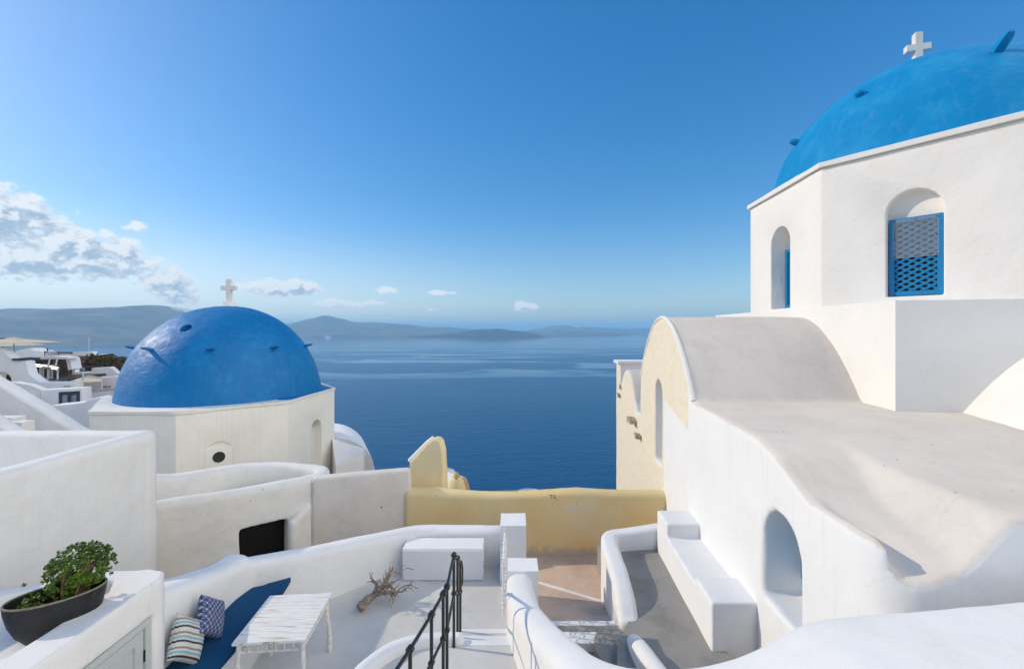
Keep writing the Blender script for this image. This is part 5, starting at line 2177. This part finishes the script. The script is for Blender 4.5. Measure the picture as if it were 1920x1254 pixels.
front('wall', [(170, 676), (170, 665), (190, 664), (196, 665), (196, 676)], 46.5, 0.8, 'village', h7)
bm = B()
for (a_, b_) in (((82, 659), (136, 660.5)), ((84, 659), (84, 667)), ((110, 660), (110, 665)), ((134, 660), (134, 664)), ((82, 659), (90, 662.5)), ((90, 662.5), (136, 661.5)),
                 ((89, 652), (89, 659))):
    tube(bm, [at(a_[0], a_[1], 45.5), at(b_[0], b_[1], 45.5)], 0.045, 6)
put('pergola', bm, 'dark_wood', h7)
bm = B()
bmesh.ops.create_uvsphere(bm, u_segments=12, v_segments=8, radius=0.16, matrix=Matrix.Translation(at(172, 664.5, 45)))
lathe(bm, at(172, 664.5, 45).x, 45, [(0.1, -2.9), (0.12, -2.7), (0.05, -2.6)], 10)
put('planter', bm, 'scrub', h7)
mast = thing('mast', at(167, 660, 46), 'thin pale mast with a crossbar on the roof terrace', 'mast')
bm = B()
tube(bm, [at(167, 662, 46), at(167, 632, 46)], 0.035, 6)
put('pole', bm, 'pale_metal', mast)
bm = B()
tube(bm, [at(165, 637.5, 46), at(170, 637.5, 46)], 0.03, 6)
put('crossbar', bm, 'pale_metal', mast)


def parasol(px, py_top, py_eave, half_px, py_foot, Y, label):
    c = at(px, py_top, Y)
    e = at(px, py_eave, Y)
    r_ = half_px / F * Y
    r_o = thing('parasol', at(px, py_foot, Y), label, 'parasol')
    bm_ = B()
    tip = bm_.verts.new((c.x, c.y, c.z))
    ring = [bm_.verts.new((c.x + r_ * sx, c.y + r_ * sy, e.z)) for sx, sy in ((-1, -1), (0, -1.02), (1, -1), (1.02, 0), (1, 1), (0, 1.02), (-1, 1), (-1.02, 0))]
    for i in range(8):
        bm_.faces.new((tip, ring[i], ring[(i + 1) % 8]))
    me_ = modmesh(to_mesh(bm_, 'p'), [('SOLIDIFY', dict(thickness=0.03, offset=1))])
    put('canopy', me_, 'beige_cloth', r_o)
    bm_ = B()
    lathe(bm_, c.x, c.y, [(r_ * 0.26, c.z - (c.z - e.z) * 0.10), (r_ * 0.18, c.z + 0.05), (0.0, c.z + 0.09)], 8)
    put('vent_cap', bm_, 'beige_cloth', r_o)
    bm_ = B()
    tube(bm_, [(c.x, c.y, c.z), tuple(at(px, py_foot, Y))], 0.035, 8)
    put('pole', bm_, 'pale_metal', r_o)


parasol(26, 634.5, 643, 44, 673, 29.5, 'square beige parasol with vent cap on the far left terrace')
parasol(4, 640, 648, 40, 676, 33.5, 'second beige parasol half hidden behind the nearer one')
front('roof_slab', [(-60, 642), (-60, 633), (0, 635.5), (10, 638), (8, 640)], 34, 2.0, 'stone', h1, label='dark roof edge above the parasols')

far_town('far_town', [60, 160, 250, 320, 345], [585.5, 580, 577, 576, 579.5], 6650, 110, 9, 'white houses scattered along the crest of the left ridge', 4)
far_town('far_town', [1010, 1060, 1110, 1150, 1215], [615.5, 611.5, 614, 615, 616.5], 14300, 90, 14, 'pale houses along the crest of the far island at right', 5)
# cruise ship far out below the mountain
sp = at(616, 632, 7850)
sh_ = thing('cruise_ship', (sp.x, sp.y, -150), 'tiny white cruise ship far out below the hazy mountain', 'ship')
L_ = 120


def shipbox(name, s0, s1, z0, z1, w_, parent, rake=0):
    bm_ = B()
    slab(bm_, (sp.x - L_ / 2, sp.y - w_ / 2), (1, 0.0), [(s0, z0), (s1 - rake, z0), (s1, z1), (s0, z1)], (0, w_))
    return put(name, bm_, 'ship', parent)


shipbox('hull', 0, L_, -150.5, -139, 18, sh_, 12)
su = shipbox('superstructure', 10, 92, -139, -127, 16, sh_)
shipbox('upper_deck', 20, 80, -127, -120, 14, su)
bm = B()
lathe(bm, sp.x - 24, sp.y, [(5, -120), (4.2, -108), (0, -108)], 12)
put('funnel', bm, 'ship', sh_)
